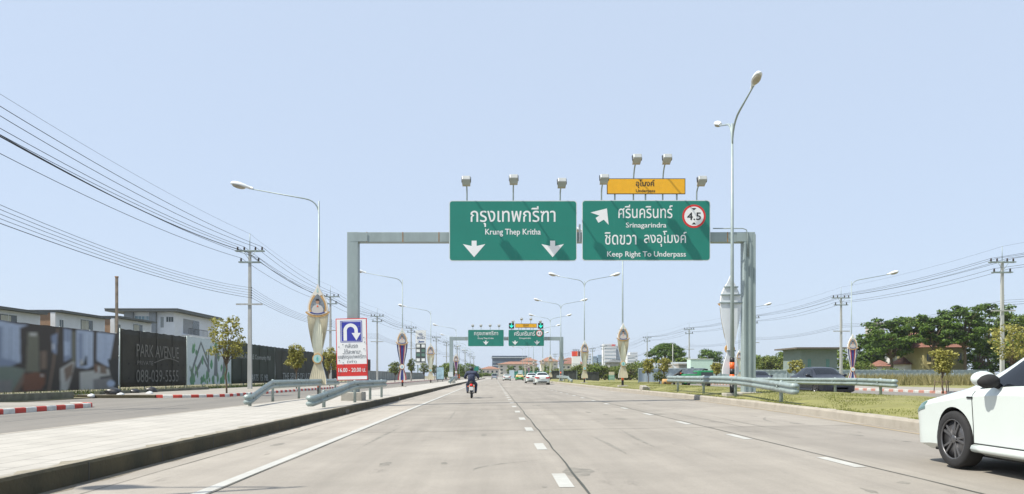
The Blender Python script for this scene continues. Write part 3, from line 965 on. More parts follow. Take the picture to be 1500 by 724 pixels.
# ------------------------------------------------------------------ guard rails
def guardrail(label, path, posts, face, ground, rnd0=True, rnd1=False):
    """path of (x, y, z of the beam's middle); face = +1 beam bulges towards +x"""
    t = thing('guardrail', label, 'guard rail', (path[0][0], path[0][1], 0))
    o = Vector((path[0][0], path[0][1], 0))
    prof = [(.0, -.158), (.012, -.150), (.052, -.105), (.058, -.075), (.052, -.050), (.004, -.020), (.004, .020), (.052, .050), (.058, .075), (.052, .105), (.012, .150), (.0, .158)]
    def sweep(pts, offs=None):
        vs, fs = [], []
        n = len(prof)
        P_ = [Vector(p) - o for p in pts]
        for i, p in enumerate(P_):
            d = P_[min(i + 1, len(P_) - 1)] - P_[max(i - 1, 0)]
            d.z = 0
            d.normalize()
            nn = Vector((d.y, -d.x, 0)) * face
            vs += [p + nn * q + Vector((0, 0, z)) for q, z in prof]
        for i in range(len(P_) - 1):
            for k in range(n - 1):
                fs.append((i * n + k, i * n + k + 1, (i + 1) * n + k + 1, (i + 1) * n + k))
        m_ = MB(); m_.smooth = False; m_.add(vs, fs)
        return m_
    be = sweep(path).build('beam', STEEL, t)
    sm = be.modifiers.new('sheet', 'SOLIDIFY'); sm.thickness = .006
    def nose(p, q):
        d = (Vector(p) - Vector(q)); d.z = 0; d.normalize()
        nn = Vector((d.y, -d.x, 0)) * (face if (Vector(q) - Vector(p)).dot(Vector((0, 1, 0))) < 0 else -face)
        c = Vector(p) - nn * .08
        pts = [c + nn * (.08 * math.cos(a)) + d * (.08 * math.sin(a)) for a in np.linspace(0.001, math.pi * .95, 9)]
        return pts
    if rnd0:
        pts = nose(path[0], path[1])[::-1]
        e = sweep(pts).build('end_piece', STEEL, t); e.modifiers.new('sheet', 'SOLIDIFY').thickness = .006
    if rnd1:
        pts = nose(path[-1], path[-2])
        e = sweep(pts).build('end_piece', STEEL, t); e.modifiers.new('sheet', 'SOLIDIFY').thickness = .006
    ysn = [p[1] for p in path]
    for y in posts:
        order = sorted(path, key=lambda p: p[1])
        x = float(np.interp(y, [p[1] for p in order], [p[0] for p in order]))
        z = float(np.interp(y, [p[1] for p in order], [p[2] for p in order]))
        zg = ground(x, y)
        m_ = MB()
        m_.lathe([(.055, zg - .15), (.055, z + .14), (.05, z + .17), (.01, z + .185)], (x - o.x - face * .10, y - o.y, 0), 'z', 12)
        m_.box(x - o.x - face * .055, x - o.x + face * .0, y - o.y - .04, y - o.y + .04, z - .1, z + .1)
        m_.build('post', STEEL, t)
        m_ = MB(); m_.lathe([(.045, .0), (.045, face * .022), (.015, face * .036)], (x - o.x + face * .018, y - o.y, z), 'x', 10); m_.build('bolt', STEEL, be)
    return t
pav = lambda x, y: .15
guardrail('front galvanised guardrail with ramped rounded end before the U-turn board', [(-5.36, 22.9, .40), (-5.32, 23.6, .45), (-5.2, 26, .63), (-5.13, 28.0, .79), (-5.12, 28.35, .805), (-5.11, 28.8, .81), (-5.1, 31, .81), (-5.1, 36.4, .80)], (24.4, 28.9, 32.4, 35.7), 1, pav)
guardrail('rear guardrail sloping down to a flared end on the white pavement', [(-7.86, 24.9, .38), (-7.95, 25.5, .43), (-8.2, 27.3, .62), (-8.42, 29.1, .80), (-8.45, 29.4, .82), (-8.47, 29.9, .825), (-8.47, 33, .825), (-8.45, 42, .825)], (25.4, 29.9, 33.9, 37.9, 41.6), 1, pav)
guardrail('silver guardrail on the median grass in front of the striped pole', [(kr(y) + d, y, z) for y, d, z in ((21.7, .1, .78), (22.4, .12, .81), (24, .2, .86), (26, .3, .92), (28, .38, .97), (30, .42, .985), (34, .42, .985), (39.5, .45, .985))], (23.0, 28.6, 33.2, 37.8), -1, medz)
guardrail('guardrail along the far side of the median beside the dark car', [(14.75, 28.6, .86), (14.9, 30, .88), (15.0, 32, .90), (15.05, 36, .89), (15.1, 46, .88)], (29.9, 34.2, 38.4, 42.6), -1, lambda x, y: .36)
guardrail('small distant guardrail on the median below the far gantry column', [(kr(y) + .6, y, z) for y, z in ((88, .6), (92, .95), (100, 1.0), (108, 1.0))], (92, 97, 102), -1, medz)
guardrail('small distant guardrail on the pavement below the far gantry column', [(-5.2, 92, .45), (-5.1, 98, .88), (-5.1, 108, .88)], (94, 98, 103), 1, pav)

# ------------------------------------------------------------------ street lamps
def lamp_head(b_parent, p, d, tilt, tag_name='lamp_head', s=1.):
    """cobra head at p pointing along horizontal unit d, nose tipped by tilt"""
    d = Vector(d).normalized()
    up = Vector((0, 0, 1))
    f = (d * math.cos(tilt) + up * math.sin(tilt)).normalized()
    sd = f.cross(up).normalized()
    un = sd.cross(f)
    def T(a, bb, c): return Vector(p) + f * a * s + sd * bb * s + un * c * s
    m_ = MB()
    prof = [(0, .05, .045, -.045), (.12, .06, .055, -.05), (.25, .09, .07, -.055), (.38, .15, .10, -.06), (.55, .17, .125, -.06), (.72, .155, .12, -.06), (.84, .11, .09, -.055), (.90, .03, .03, -.05)]
    vs, fs = [], []
    N = 12
    for a, w_, t_, bt in prof:
        for k in range(N):
            an = 2 * math.pi * k / N
            c = math.sin(an)
            vs.append(T(a, w_ * math.cos(an), t_ * c if c > 0 else -bt * c))
    for i in range(len(prof) - 1):
        for k in range(N):
            k2 = (k + 1) % N
            fs.append((i * N + k, i * N + k2, (i + 1) * N + k2, (i + 1) * N + k))
    fs += [tuple(range(N)), tuple((len(prof) - 1) * N + k for k in range(N))]
    m_.add(vs, fs, True)
    hd = m_.build(tag_name, LAMPW, b_parent)
    m_ = MB()
    vs, fs = [], []
    M_ = 5
    for i in range(M_ + 1):
        q = i / M_ * math.pi / 2
        for k in range(N):
            an = 2 * math.pi * k / N
            vs.append(T(.56 + .28 * math.cos(q) * math.cos(an), .145 * math.cos(q) * math.sin(an), -.052 - .09 * math.sin(q)))
    for i in range(M_):
        for k in range(N):
            k2 = (k + 1) % N
            fs.append((i * N + k, i * N + k2, (i + 1) * N + k2, (i + 1) * N + k))
    m_.add(vs, fs, True)
    m_.build('lens', LENS, hd)

def lamp_post(label, group, H, arms, band=True, rt=.038, rb=.075, hs=1.25):
    t = thing('street_lamp', label, 'street lamp', (0, 0, 0), 0, group)
    m_ = MB(); m_.tube([(0, 0, 0), (0, 0, H * .5), (0, 0, H)], [rb, (rb + rt) / 2, rt], 12)
    pl_ = m_.build('pole', STEELP, t)
    m_ = MB(); m_.box(-.32, .32, -.32, .32, -.25, .06); m_.build('footing', BASEC, t, .02)
    if band:
        for z0, z1, mm in ((.06, .42, SBLACK), (.42, .78, ORANGE), (.78, 1.0, SBLACK), (1.0, 1.25, ORANGE), (1.25, 1.42, SBLACK)):
            m_ = MB(); m_.lathe([(rb + .008, z0), (rb + .007, z1)], n=14); m_.build('painted_band', mm, pl_)
    for (dx, dy), L, rise, bend in arms:
        d = Vector((dx, dy, 0)).normalized()
        m_ = MB()
        pts = [Vector((0, 0, H - bend))]
        e = math.atan2(rise, L)
        for k in range(1, 7):
            a = k / 6
            q = Vector((0, 0, H - bend)) * (1 - a) ** 2 + Vector((0, 0, H)) * 2 * a * (1 - a) + (Vector((0, 0, H)) + (d * math.cos(e) + Vector((0, 0, math.sin(e)))) * bend) * a ** 2
            pts.append(q)
        end = Vector((0, 0, H)) + d * L + Vector((0, 0, rise))
        pts.append(end)
        m_.tube(pts, [rt * .9] * 7 + [rt * .62], 8)
        ar = m_.build('arm', STEELP, t)
        lamp_head(ar, end - d * .2, d, e + R(4), s=hs)
    return t

# left row, one arm each, out over the service road
left_lamps = [(7.0, 5.1, 'grey street lamp standing beside the camera'), (0, 38, 'tall grey lamp post rising from the big cream banner left of the U-turn board'), (0, 69, 'grey lamp post rising from the red white and blue banner on the left pavement'),
              (0, 103, 'grey lamp post rising from the smaller cream banner left of the road'), (0, 142, 'distant single-arm lamp post just behind the far gantry left column')]
first = None
spots = [(-8.25, 5.35), (-8.62, 38), (-8.18, 69), (-8.43, 103), (-6.95, 142)] + [(-8.0 + drift(y) * .9, y) for y in (176, 210, 245, 280)]
nl = lamp_post(left_lamps[0][2], 'single-arm lamps of the left pavement', 9.6, [((-1, 0), 2.25, .62, .7)])
nl.location = (-8.5, 6.1, .15)
for i, (x, y) in enumerate(spots):
    if i == 0: continue
    lab = left_lamps[i][2] if i < len(left_lamps) else 'tiny distant lamp post in the far left row past the gantry'
    if first is None:
        first = lamp_post(lab, 'single-arm lamps of the left pavement', 9.6, [((-1, 0), 3.45, .62, .7)])
        first.location = (x, y, .15)
    else:
        copy_tree(first, (x, y, .15), None, lab, 'single-arm lamps of the left pavement')
# opposite pavement: arms to the right
opp = [((32.9, 71, .25), 'single-arm lamp post rising from the blue banner across the opposite road'), ((32.4, 102, .25), 'single-arm lamp post half hidden behind the near gantry right column')]
o1 = lamp_post(opp[0][1], 'lamps of the opposite pavement', 9.6, [((1, 0), 3.45, .62, .7)])
o1.location = opp[0][0]
copy_tree(o1, opp[1][0], None, opp[1][1])
# median row: double arms
n1 = lamp_post('tall double-arm lamp post with orange and black bands by the gantry right column', 'double-arm lamps of the median', 10.5, [((.10, 1), 2.6, .75, .9), ((.02, -1), 2.3, .58, .9)], True, .045, .085, .98)
n1.location = (PX(1072.5, 29.9), 29.9, .42)
med = [(PX(912, 54), 54, 'lamp post rising from the cream banner right of the road, top hidden by the sign'), (PX(856, 78), 78, 'double-arm lamp post right of the far gantry, rising from a cream banner'),
       (PX(821.5, 104), 104, 'double-arm lamp post standing at the far gantry right column'), (PX(806, 130), 130, 'distant double-arm lamp post behind the right far sign'), (PX(795, 156), 156, 'distant double-arm lamp post third beyond the far gantry')]
m1 = None
for x, y, lab in med + [(9.2 + drift(y), y, 'tiny distant double-arm lamp in the median row') for y in (182, 210, 240, 270)]:
    if m1 is None:
        m1 = lamp_post(lab, 'double-arm lamps of the median', 10.3, [((1, 0), 2.75, .5, .7), ((-1, 0), 2.75, .5, .7)])
        m1.location = (x, y, .42)
    else:
        copy_tree(m1, (x, y, .42), None, lab)

# ------------------------------------------------------------------ royal style ornamental banners on the lamp posts
def outline_w(t):
    """half width of the vase shaped board, t from 0 bottom to 1 top"""
    pts = [(0, .41), (.06, .40), (.13, .31), (.2, .2), (.255, .155), (.32, .20), (.43, .32), (.557, .445), (.66, .50), (.70, .515), (.76, .50), (.82, .42), (.88, .29), (.93, .15), (.97, .06), (1, .01)]
    return float(np.interp(t, [p[0] for p in pts], [p[1] for p in pts]))
def banner(label, H, group, tri=False, facing=1):
    t = thing('ornamental_banner', label, 'banner', (0, 0, 0), 0, group)
    sc = H / 4.9
    ts = list(np.linspace(0, 1, 40))
    poly = [(outline_w(a) * sc, a * H) for a in ts] + [(-outline_w(a) * sc, a * H) for a in ts[::-1]]
    m_ = MB(); m_.prism(poly, 0, .06)
    m_.build('board', BWHITE, t)
    # draped cloth: pleated sheet over the lower two thirds
    def cloth(u0, u1, t0, t1, mm, name, y=-.03, amp=.018, nu=22):
        c = MB(); c.smooth = True
        vs, fs = [], []
        tv = np.linspace(t0, t1, 26)
        for a in tv:
            w_ = outline_w(a) * sc * .985
            for i in range(nu + 1):
                q = u0(a) + (u1(a) - u0(a)) * i / nu
                vs.append((q * w_, y - amp * (1 + math.sin(i * 2.1 + a * 3)), a * H))
        for j in range(len(tv) - 1):
            for i in range(nu):
                fs.append((j * (nu + 1) + i, j * (nu + 1) + i + 1, (j + 1) * (nu + 1) + i + 1, (j + 1) * (nu + 1) + i))
        c.add(vs, fs)
        return c.build(name, mm, t)
    k1 = lambda c: (lambda a: c)
    if tri:
        cols = [(-1, -.78, NAVY), (-.78, -.52, PINKW), (-.52, -.28, BRED), (-.28, .28, NAVY), (.28, .52, BRED), (.52, .78, PINKW), (.78, 1, NAVY)]
        for a_, b_, mm in cols: cloth(k1(a_), k1(b_), .25, .68, mm, 'drape', nu=6)
        cols = [(-1, -.72, BRED), (-.72, -.36, PINKW), (-.36, .36, NAVY), (.36, .72, PINKW), (.72, 1, BRED)]
        for a_, b_, mm in cols: cloth(k1(a_), k1(b_), 0, .25, mm, 'skirt', nu=6)
    else:
        cloth(k1(-1), k1(1), .25, .68, CREAML, 'drape')
        gl = lambda a: -1 + 0 * a
        cloth(k1(-1), lambda a: -.95 + .9 * max(0, (a - .36) / .32) ** 1.3, .36, .68, CREAM, 'curtain', -.075)
        cloth(lambda a: .95 - .9 * max(0, (a - .36) / .32) ** 1.3, k1(1), .36, .68, CREAM, 'curtain', -.075)
        cloth(k1(-1), k1(1), 0, .25, CREAM if rnd.random() < .4 else CREAML, 'skirt')
    # rosette
    m_ = MB(); m_.prism(circ(0, .255 * H, .25 * sc, 24), -.125, -.05); ro_ = m_.build('rosette', GOLD, t)
    m_ = MB(); m_.prism(circ(0, .255 * H, .20 * sc, 24), -.135, -.124); m_.build('rosette_face', BWHITE if tri else TEAL, ro_)
    m_ = MB(); m_.prism([(a * sc, .255 * H + c * sc) for a, c in ((-.04, -.1), (.04, -.1), (.05, .02), (0, .12), (-.05, .02))], -.142, -.134); m_.build('emblem', mat('emblem_teal', (.12, .42, .40), .6), ro_)
    # portrait medallion in a pointed frame
    def ogive(w_, z0, z1, n=10):
        r_ = [(w_ * math.sin(math.pi / 2 * (1 - (i / n))) ** .8 if i else w_, z0 + (z1 - z0) * (i / n)) for i in range(n + 1)]
        low = [(w_ * math.sin(a), z0 - w_ * .85 * math.cos(a)) for a in np.linspace(0, math.pi / 2, 7)][:-1]
        pts = low + r_
        return pts + [(-x, z) for x, z in pts[::-1][1:-1]]
    m_ = MB(); m_.prism(ogive(.49 * sc, .745 * H, .955 * H), -.075, -.002); fr = m_.build('medallion_frame', PINKW, t)
    m_ = MB(); m_.prism(ogive(.42 * sc, .75 * H, .925 * H), -.085, -.074); m_.build('gilt_border', GOLD, fr)
    m_ = MB(); m_.prism(ogive(.345 * sc, .755 * H, .895 * H), -.095, -.084); m_.build('portrait_backdrop', PBACK, fr)
    z0 = .705 * H
    body = [(a * sc, z0 + c * sc) for a, c in ((-.27, -.02), (.27, -.02), (.28, .2), (.2, .34), (.07, .40), (.05, .48), (-.05, .48), (-.07, .40), (-.2, .34), (-.28, .2))]
    m_ = MB(); m_.prism(body, -.105, -.094); m_.build('portrait_uniform', UNI, fr)
    m_ = MB(); m_.prism([(.085 * sc * math.sin(a), z0 + .56 * sc - .115 * sc * math.cos(a)) for a in np.linspace(0, 2 * math.pi, 18)[:-1]], -.112, -.100); m_.build('portrait_face', SKIN, fr)
    m_ = MB(); m_.prism([(.098 * sc * math.cos(a), z0 + .60 * sc + .09 * sc * math.sin(a)) for a in np.linspace(0, math.pi, 10)], -.118, -.108); m_.build('portrait_hair', HAIR, fr)
    m_ = MB(); m_.prism([(a * sc, z0 + c * sc) for a, c in ((-.04, .30), (.04, .30), (.03, .37), (-.03, .37))], -.112, -.104); m_.build('portrait_collar', ORANGE, fr)
    # scroll ribbon and gilt finial
    def arc(r0, r1, zc, a0, a1, d0, d1, mm, name):
        q = MB()
        A_ = np.linspace(R(a0), R(a1), 14)
        pl_ = [(r1 * math.sin(a), zc - r1 * .55 * math.cos(a)) for a in A_] + [(r0 * math.sin(a), zc - r0 * .55 * math.cos(a)) for a in A_[::-1]]
        q.prism(pl_, d0, d1)
        return q.build(name, mm, t)
    arc(.44 * sc, .62 * sc, .735 * H, -75, 75, -.125, -.09, GOLD, 'scroll')
    arc(.47 * sc, .59 * sc, .75 * H, -58, 58, -.135, -.1, PINKW, 'scroll')
    arc(.38 * sc, .48 * sc, .745 * H, -52, 52, -.145, -.11, NAVY, 'ribbon')
    m_ = MB(); m_.prism([(a * sc, .90 * H + c * sc) for a, c in ((-.24, -.06), (0, -.16), (.24, -.06), (.10, .2), (0, .46), (-.10, .2))], -.092, -.058); m_.build('finial', PINKW, t)
    m_ = MB(); m_.prism([(a * sc, .915 * H + c * sc) for a, c in ((-.05, 0), (0, -.05), (.05, 0), (0, .2))], -.1, -.088); m_.build('finial_jewel', TEAL, t)
    # back bars and clamps
    for a in (.235, .72, .80, .88):
        m_ = MB(); m_.box(-outline_w(a) * sc - .05, outline_w(a) * sc + .05, .058, .10, a * H - .025, a * H + .025); m_.build('back_bar', STEEL, t)
    return t
b1 = banner('large cream draped banner with portrait medallion left of the U-turn board', 4.95, 'cream banners')
b1.location = (-8.62, 37.8, .72)
copy_tree(b1, (-8.43, 102.8, .62), None, 'cream draped banner below the third lamp post on the left pavement', 'cream banners')
bt = banner('red white and blue draped banner on the left pavement right of the U-turn board', 4.7, 'tricolour banners', True)
bt.location = (-8.18, 68.8, .75)
copy_tree(bt, (-6.95, 141.8, .6), None, 'small red white and blue banner behind the far gantry left column', 'tricolour banners')
c_ = copy_tree(bt, (32.9, 70.8, .62), None, 'red white and blue banner across the opposite road beside the utility pole', 'tricolour banners')
c_.scale = (.93, .93, .93)
b2 = banner('cream banner with portrait medallion on the median beside the grey fence', 3.85, 'cream banners')
b2.location = (PX(912, 54), 53.8, 1.0)
for x, y, lab in ((PX(856, 78), 78, 'cream banner on the median right of the far gantry'), (PX(821.5, 104) + .6, 110, None), (PX(806, 130), 130, None), (PX(795, 156), 156, None), (9.2 + drift(182), 182, None), (9.2 + drift(240), 240, None)):
    if lab is None and y == 110:
        c_ = copy_tree(bt, (x, y, .8), None, 'tricolour banner half hidden behind the far gantry right column', 'tricolour banners'); c_.scale = (.8, .8, .8); continue
    copy_tree(b2, (x, y - .2, .9), None, lab or {130: 'cream banner behind the roof of the white sedan in front', 156: 'second cream banner beyond the far gantry'}.get(y, 'tiny distant cream banner in the median row'), 'cream banners')
c_ = copy_tree(bt, (9.2 + drift(210), 209.8, .8), None, 'tiny distant tricolour banner between two cream ones in the median row', 'tricolour banners'); c_.scale = (.8, .8, .8)
copy_tree(b2, (32.4, 101.8, .8), None, 'cream banner half hidden behind the near gantry right column', 'cream banners')
c_ = copy_tree(b2, (n1.location.x, 30.12, PZ(548, 29.9)), R(180), 'white back of a banner on the striped pole by the gantry column', 'cream banners')

# ------------------------------------------------------------------ utility poles and wires
CROSS = [(-.92, 10.62), (-.42, 10.62), (.42, 10.62), (.92, 10.62), (-.66, 9.78), (.66, 9.78)]
def utility_pole():
    t = thing('utility_pole', 'pale concrete utility pole', 'utility pole')
    m_ = MB(); m_.box(-.16, .16, -.12, .12, -.3, 10.5)
    for v_ in range(4): pass
    m_.v = [(x * (1 if z < 0 else .62), y * (1 if z < 0 else .62), z) for x, y, z in m_.v]
    m_.build('pole', CONC, t, .02)
    for zc, w_ in ((10.42, 1.08), (9.58, .82)):
        m_ = MB()
        m_.box(-w_, w_, -.145, -.092, zc - .05, zc + .05); m_.box(-w_, w_, .092, .145, zc - .05, zc + .05)
        if zc > 10: m_.tube([(-.5, -.14, zc), (-.05, -.14, zc - .6)], .02, 5); m_.tube([(.5, -.14, zc), (.05, -.14, zc - .6)], .02, 5)
        m_.build('crossarm', STEEL, t)
    for x, z in CROSS:
        m_ = MB(); m_.lathe([(.03, z - .16), (.085, z - .12), (.05, z - .06), (.085, z - .02), (.05, z + .05), (.07, z + .08), (.03, z + .13)], (x, 0, 0), 'z', 8)
        m_.build('insulator', INSUL, t)
    m_ = MB(); m_.box(-1.0, 1.0, -.16, -.11, 6.35, 6.47); m_.build('crossarm', CONC, t)
    m_ = MB(); m_.tube([(0, 0, 10.5), (0, 0, 11.75)], .03, 6); m_.build('lightning_rod', STEELP, t)
    for k in range(5):
        m_ = MB(); m_.ball((.12, -.02, 6.9 + k * .19), .055, 6, 5); m_.build('cable_clamp', INSUL, t)
    return t
ZP = .1
lp = [(-138, 24.0), (366, 58.0), (484, 91.5), (552.5, 121.6), (602.3, 152), (639, 190), (654, 216), (670, 245), (681, 287), (688.6, 335), (693.5, 385)]
lpts = [(-18.4, 24.0)] + [(PX(px, y), y) for px, y in lp[1:]]
rpts = [(42.2, 30.0), (PX(1468, 63.7), 63.7), (PX(1232, 93), 93), (PX(1103, 125), 125), (PX(1009.5, 156), 156), (PX(948, 191), 191), (PX(884, 248), 248), (PX(868, 270), 270), (PX(843, 300), 300), (PX(813, 340), 340)]
llab = {0: 'concrete utility pole beside the camera on the left', 1: 'nearest concrete utility pole on the left, in front of the dark hoarding', 2: 'concrete utility pole right behind the large cream banner', 3: 'concrete utility pole between the U-turn board and the tricolour banner', 4: 'concrete utility pole just left of the tall tenant sign tower', 5: 'concrete utility pole right of the tall tenant sign tower'}
rlab = {0: 'concrete utility pole beside the camera far to the right', 1: 'concrete utility pole in front of the tall trees behind the white car', 2: 'concrete utility pole beside the grey hut and the tricolour banner', 3: 'concrete utility pole behind the near gantry right column', 4: 'concrete utility pole in front of the low white building', 5: 'concrete utility pole in front of the large rain tree and fence'}
up = None
for pts, labs, g, far in ((lpts, llab, 'utility poles of the left row', 'tiny distant utility pole in the left row'), (rpts, rlab, 'utility poles of the right row', 'distant utility pole in the right row before the skyline')):
    for i, (x, y) in enumerate(pts):
        lab = labs.get(i, far)
        if up is None:
            up = utility_pole(); up['label'] = lab; up['group'] = g; up.location = (x, y, ZP)
        else:
            copy_tree(up, (x, y, ZP), None, lab, g)
def wire(label, pts, ox, oz, rad, sag, group, name='power_line'):
    m_ = MB()
    for (x0, y0), (x1, y1) in zip(pts[:-1], pts[1:]):
        q = []
        n_ = 14
        s_ = sag * ((y1 - y0) / 33) ** 2
        for k in range(n_ + 1):
            a = k / n_
            q.append((x0 + (x1 - x0) * a + ox, y0 + (y1 - y0) * a, ZP + oz - s_ * 4 * a * (1 - a)))
        m_.tube(q, rad, 5)
    return tag(m_.build(name, WIRE), label, 'power line', group)
for pts, side in ((lpts, 'left'), (rpts, 'right')):
    pts = [(pts[0][0], -10)] + pts
    for i, (x, z) in enumerate(CROSS):
        nm = ('outer left', 'inner left', 'inner right', 'outer right', 'lower left', 'lower right')[i]
        wire('black power conductor on the %s insulators of the %s pole row' % (nm, side), pts, x, z + .12, .014, .42 + .05 * (i % 3), 'power conductors')
    wire('thin earth wire on the pole tips of the %s row' % side, pts, 0, 11.72, .007, .35, 'earth wires')
    for k in range(5 if side == 'left' else 3):
        wire('%s communication cable below the crossarms of the %s row' % (('lowest', 'second', 'third', 'fourth', 'top')[k], side), pts, .15, 6.9 + k * .19, .010 if k else .014, .45 + .04 * k, 'communication cables')
wire('black cable bundle twisted along the left pole row', [(lpts[0][0], -10)] + lpts, -.2, 10.35, .026, .55, 'power conductors')

# ------------------------------------------------------------------ hoardings on the left
HXL = -24.0
def hpl(y0):      # (u along +Y, v up, w towards the road)
    return lambda u, v, w: (HXL + w, y0 + u, v)
def hoarding(name, label, y0, y1, z0, z1, m, n_fold=7, group='hoardings along the service road'):
    t = thing(name, label, 'hoarding', (0, 0, 0), 0, group)
    m_ = MB(); m_.smooth = True
    ny, nz = (int((y1 - y0) * 20), 140) if name == 'printed_hoarding' else (max(12, int((y1 - y0) * 3)), 8)
    vs = []
    for j in range(nz + 1):
        for i in range(ny + 1):
            a = i / ny; c = j / nz
            z = z0 + (z1 - z0) * c - (.05 * math.sin(a * n_fold * 6.28) ** 2 if j == nz else 0)
            vs.append((HXL + .018 * math.sin(a * n_fold * 6.28) + .012 * math.sin(a * 23 + c * 5), y0 + (y1 - y0) * a, z))
    w_ = ny + 1
    m_.add(vs, [(j * w_ + i, j * w_ + i + 1, (j + 1) * w_ + i + 1, (j + 1) * w_ + i) for j in range(nz) for i in range(ny)])
    o = m_.build('vinyl_sheet', m, t)
    o.modifiers.new('sheet', 'SOLIDIFY').thickness = .02
    k = max(2, int((y1 - y0) / 3) + 1)
    for i in range(k):
        y = y0 + .1 + (y1 - y0 - .2) * i / (k - 1)
        m_ = MB(); m_.tube([(HXL - .09, y, -.2), (HXL - .09, y, z1 + .02)], .045, 6)
        m_.tube([(HXL - 1.3, y, 0), (HXL - .1, y, z1 * .6)], .03, 5)
        m_.build('support_post', STEELP, t)
    if name == 'dark_hoarding':
        n_s = max(2, int((y1 - y0) / 2.6))
        for i in range(1, n_s):
            y = y0 + (y1 - y0) * i / n_s
            m_ = MB(); m_.box(HXL + .02, HXL + .045, y - .035, y + .035, z0, z1 - .03); m_.build('seam', mat('hoarding_seam', (.055, .052, .042), .8, var=.3, scale=2), t)
    m_ = MB(); m_.box(HXL - .08, HXL - .03, y0, y1, z0 + .05, z0 + .1); m_.box(HXL - .08, HXL - .03, y0, y1, z1 - .3, z1 - .25)
    m_.build('rail', STEEL, t)
    return t
t = hoarding('printed_hoarding', 'hoarding printed with a living room and bedroom photograph, nearest on the left', 14, 49.3, .32, 3.86, mat('print_brown', (.05, .038, .028), .7, var=.3, scale=.5), 9)
# the printed interior picture: flat areas on the sheet
def ph(px, py): # photo pixel to (u, v) on the hoarding plane
    Z = HXL * F / (px - HX)
    return (Z - 14, HC - (py - HY) * Z / F)
PR = {'blue': (.30, .36, .46), 'blue2': (.17, .21, .29), 'olive': (.12, .12, .085), 'rust': (.13, .055, .028), 'grey': (.16, .155, .145), 'pale': (.34, .34, .31), 'tan': (.14, .10, .07), 'dark': (.02, .02, .018), 'green': (.13, .16, .13)}
def print_sheet(obj, base, polys, inv, NX, NY, blur, name, spk=.6):
    """a printed picture: soft-edged colour areas stored per vertex of the sheet. inv: (u, v) in 0..1 -> polygon space"""
    uu, vv = np.meshgrid(np.linspace(0, 1, NX), np.linspace(0, 1, NY))
    X, Y = inv(uu, vv)
    img = np.ones((NY, NX, 3)) * np.array(base)
    for col, pts in polys:
        ins = np.zeros(X.shape, bool)
        n_ = len(pts)
        for i in range(n_):
            (xa, ya), (xb, yb) = pts[i], pts[(i + 1) % n_]
            cnd = ((ya > Y) != (yb > Y)) & (X < (xb - xa) * (Y - ya) / ((yb - ya) or 1e-9) + xa)
            ins ^= cnd
        img[ins] = np.array(PR[col] if isinstance(col, str) else col)
    def bl(a):
        for ax in (0, 1):
            p = np.pad(a, [(blur, blur) if k == ax else (0, 0) for k in range(3)], 'edge')
            a = sum(np.take(p, range(j, j + a.shape[ax]), ax) for j in range(2 * blur + 1)) / (2 * blur + 1)
        return a
    img = bl(img)
    gg = np.random.default_rng(5)
    nz = gg.random((NY, NX, 1)); nz = bl(nz)
    img = img * (.8 + .4 * nz) * 1.15
    me = obj.data
    at = me.color_attributes.new('print', 'FLOAT_COLOR', 'POINT')
    co = np.empty(len(me.vertices) * 3); me.vertices.foreach_get('co', co); co = co.reshape(-1, 3)
    y0, y1, z0, z1 = co[:, 1].min(), co[:, 1].max(), co[:, 2].min(), co[:, 2].max()
    ix = np.clip(((co[:, 1] - y0) / (y1 - y0) * (NX - 1)).round().astype(int), 0, NX - 1)
    iy = np.clip(((co[:, 2] - z0) / (z1 - z0) * (NY - 1)).round().astype(int), 0, NY - 1)
    c4 = np.ones((len(co), 4)); c4[:, :3] = img[iy, ix]
    at.data.foreach_set('color', c4.reshape(-1))
    m = bpy.data.materials.new(name); m.use_nodes = True
    n_, l = m.node_tree.nodes, m.node_tree.links
    an = n_.new('ShaderNodeAttribute'); an.attribute_name = 'print'
    b_ = n_['Principled BSDF']; b_.inputs['Roughness'].default_value = .65
    l.new(an.outputs['Color'], b_.inputs['Base Color'])
    me.materials.clear(); me.materials.append(m)
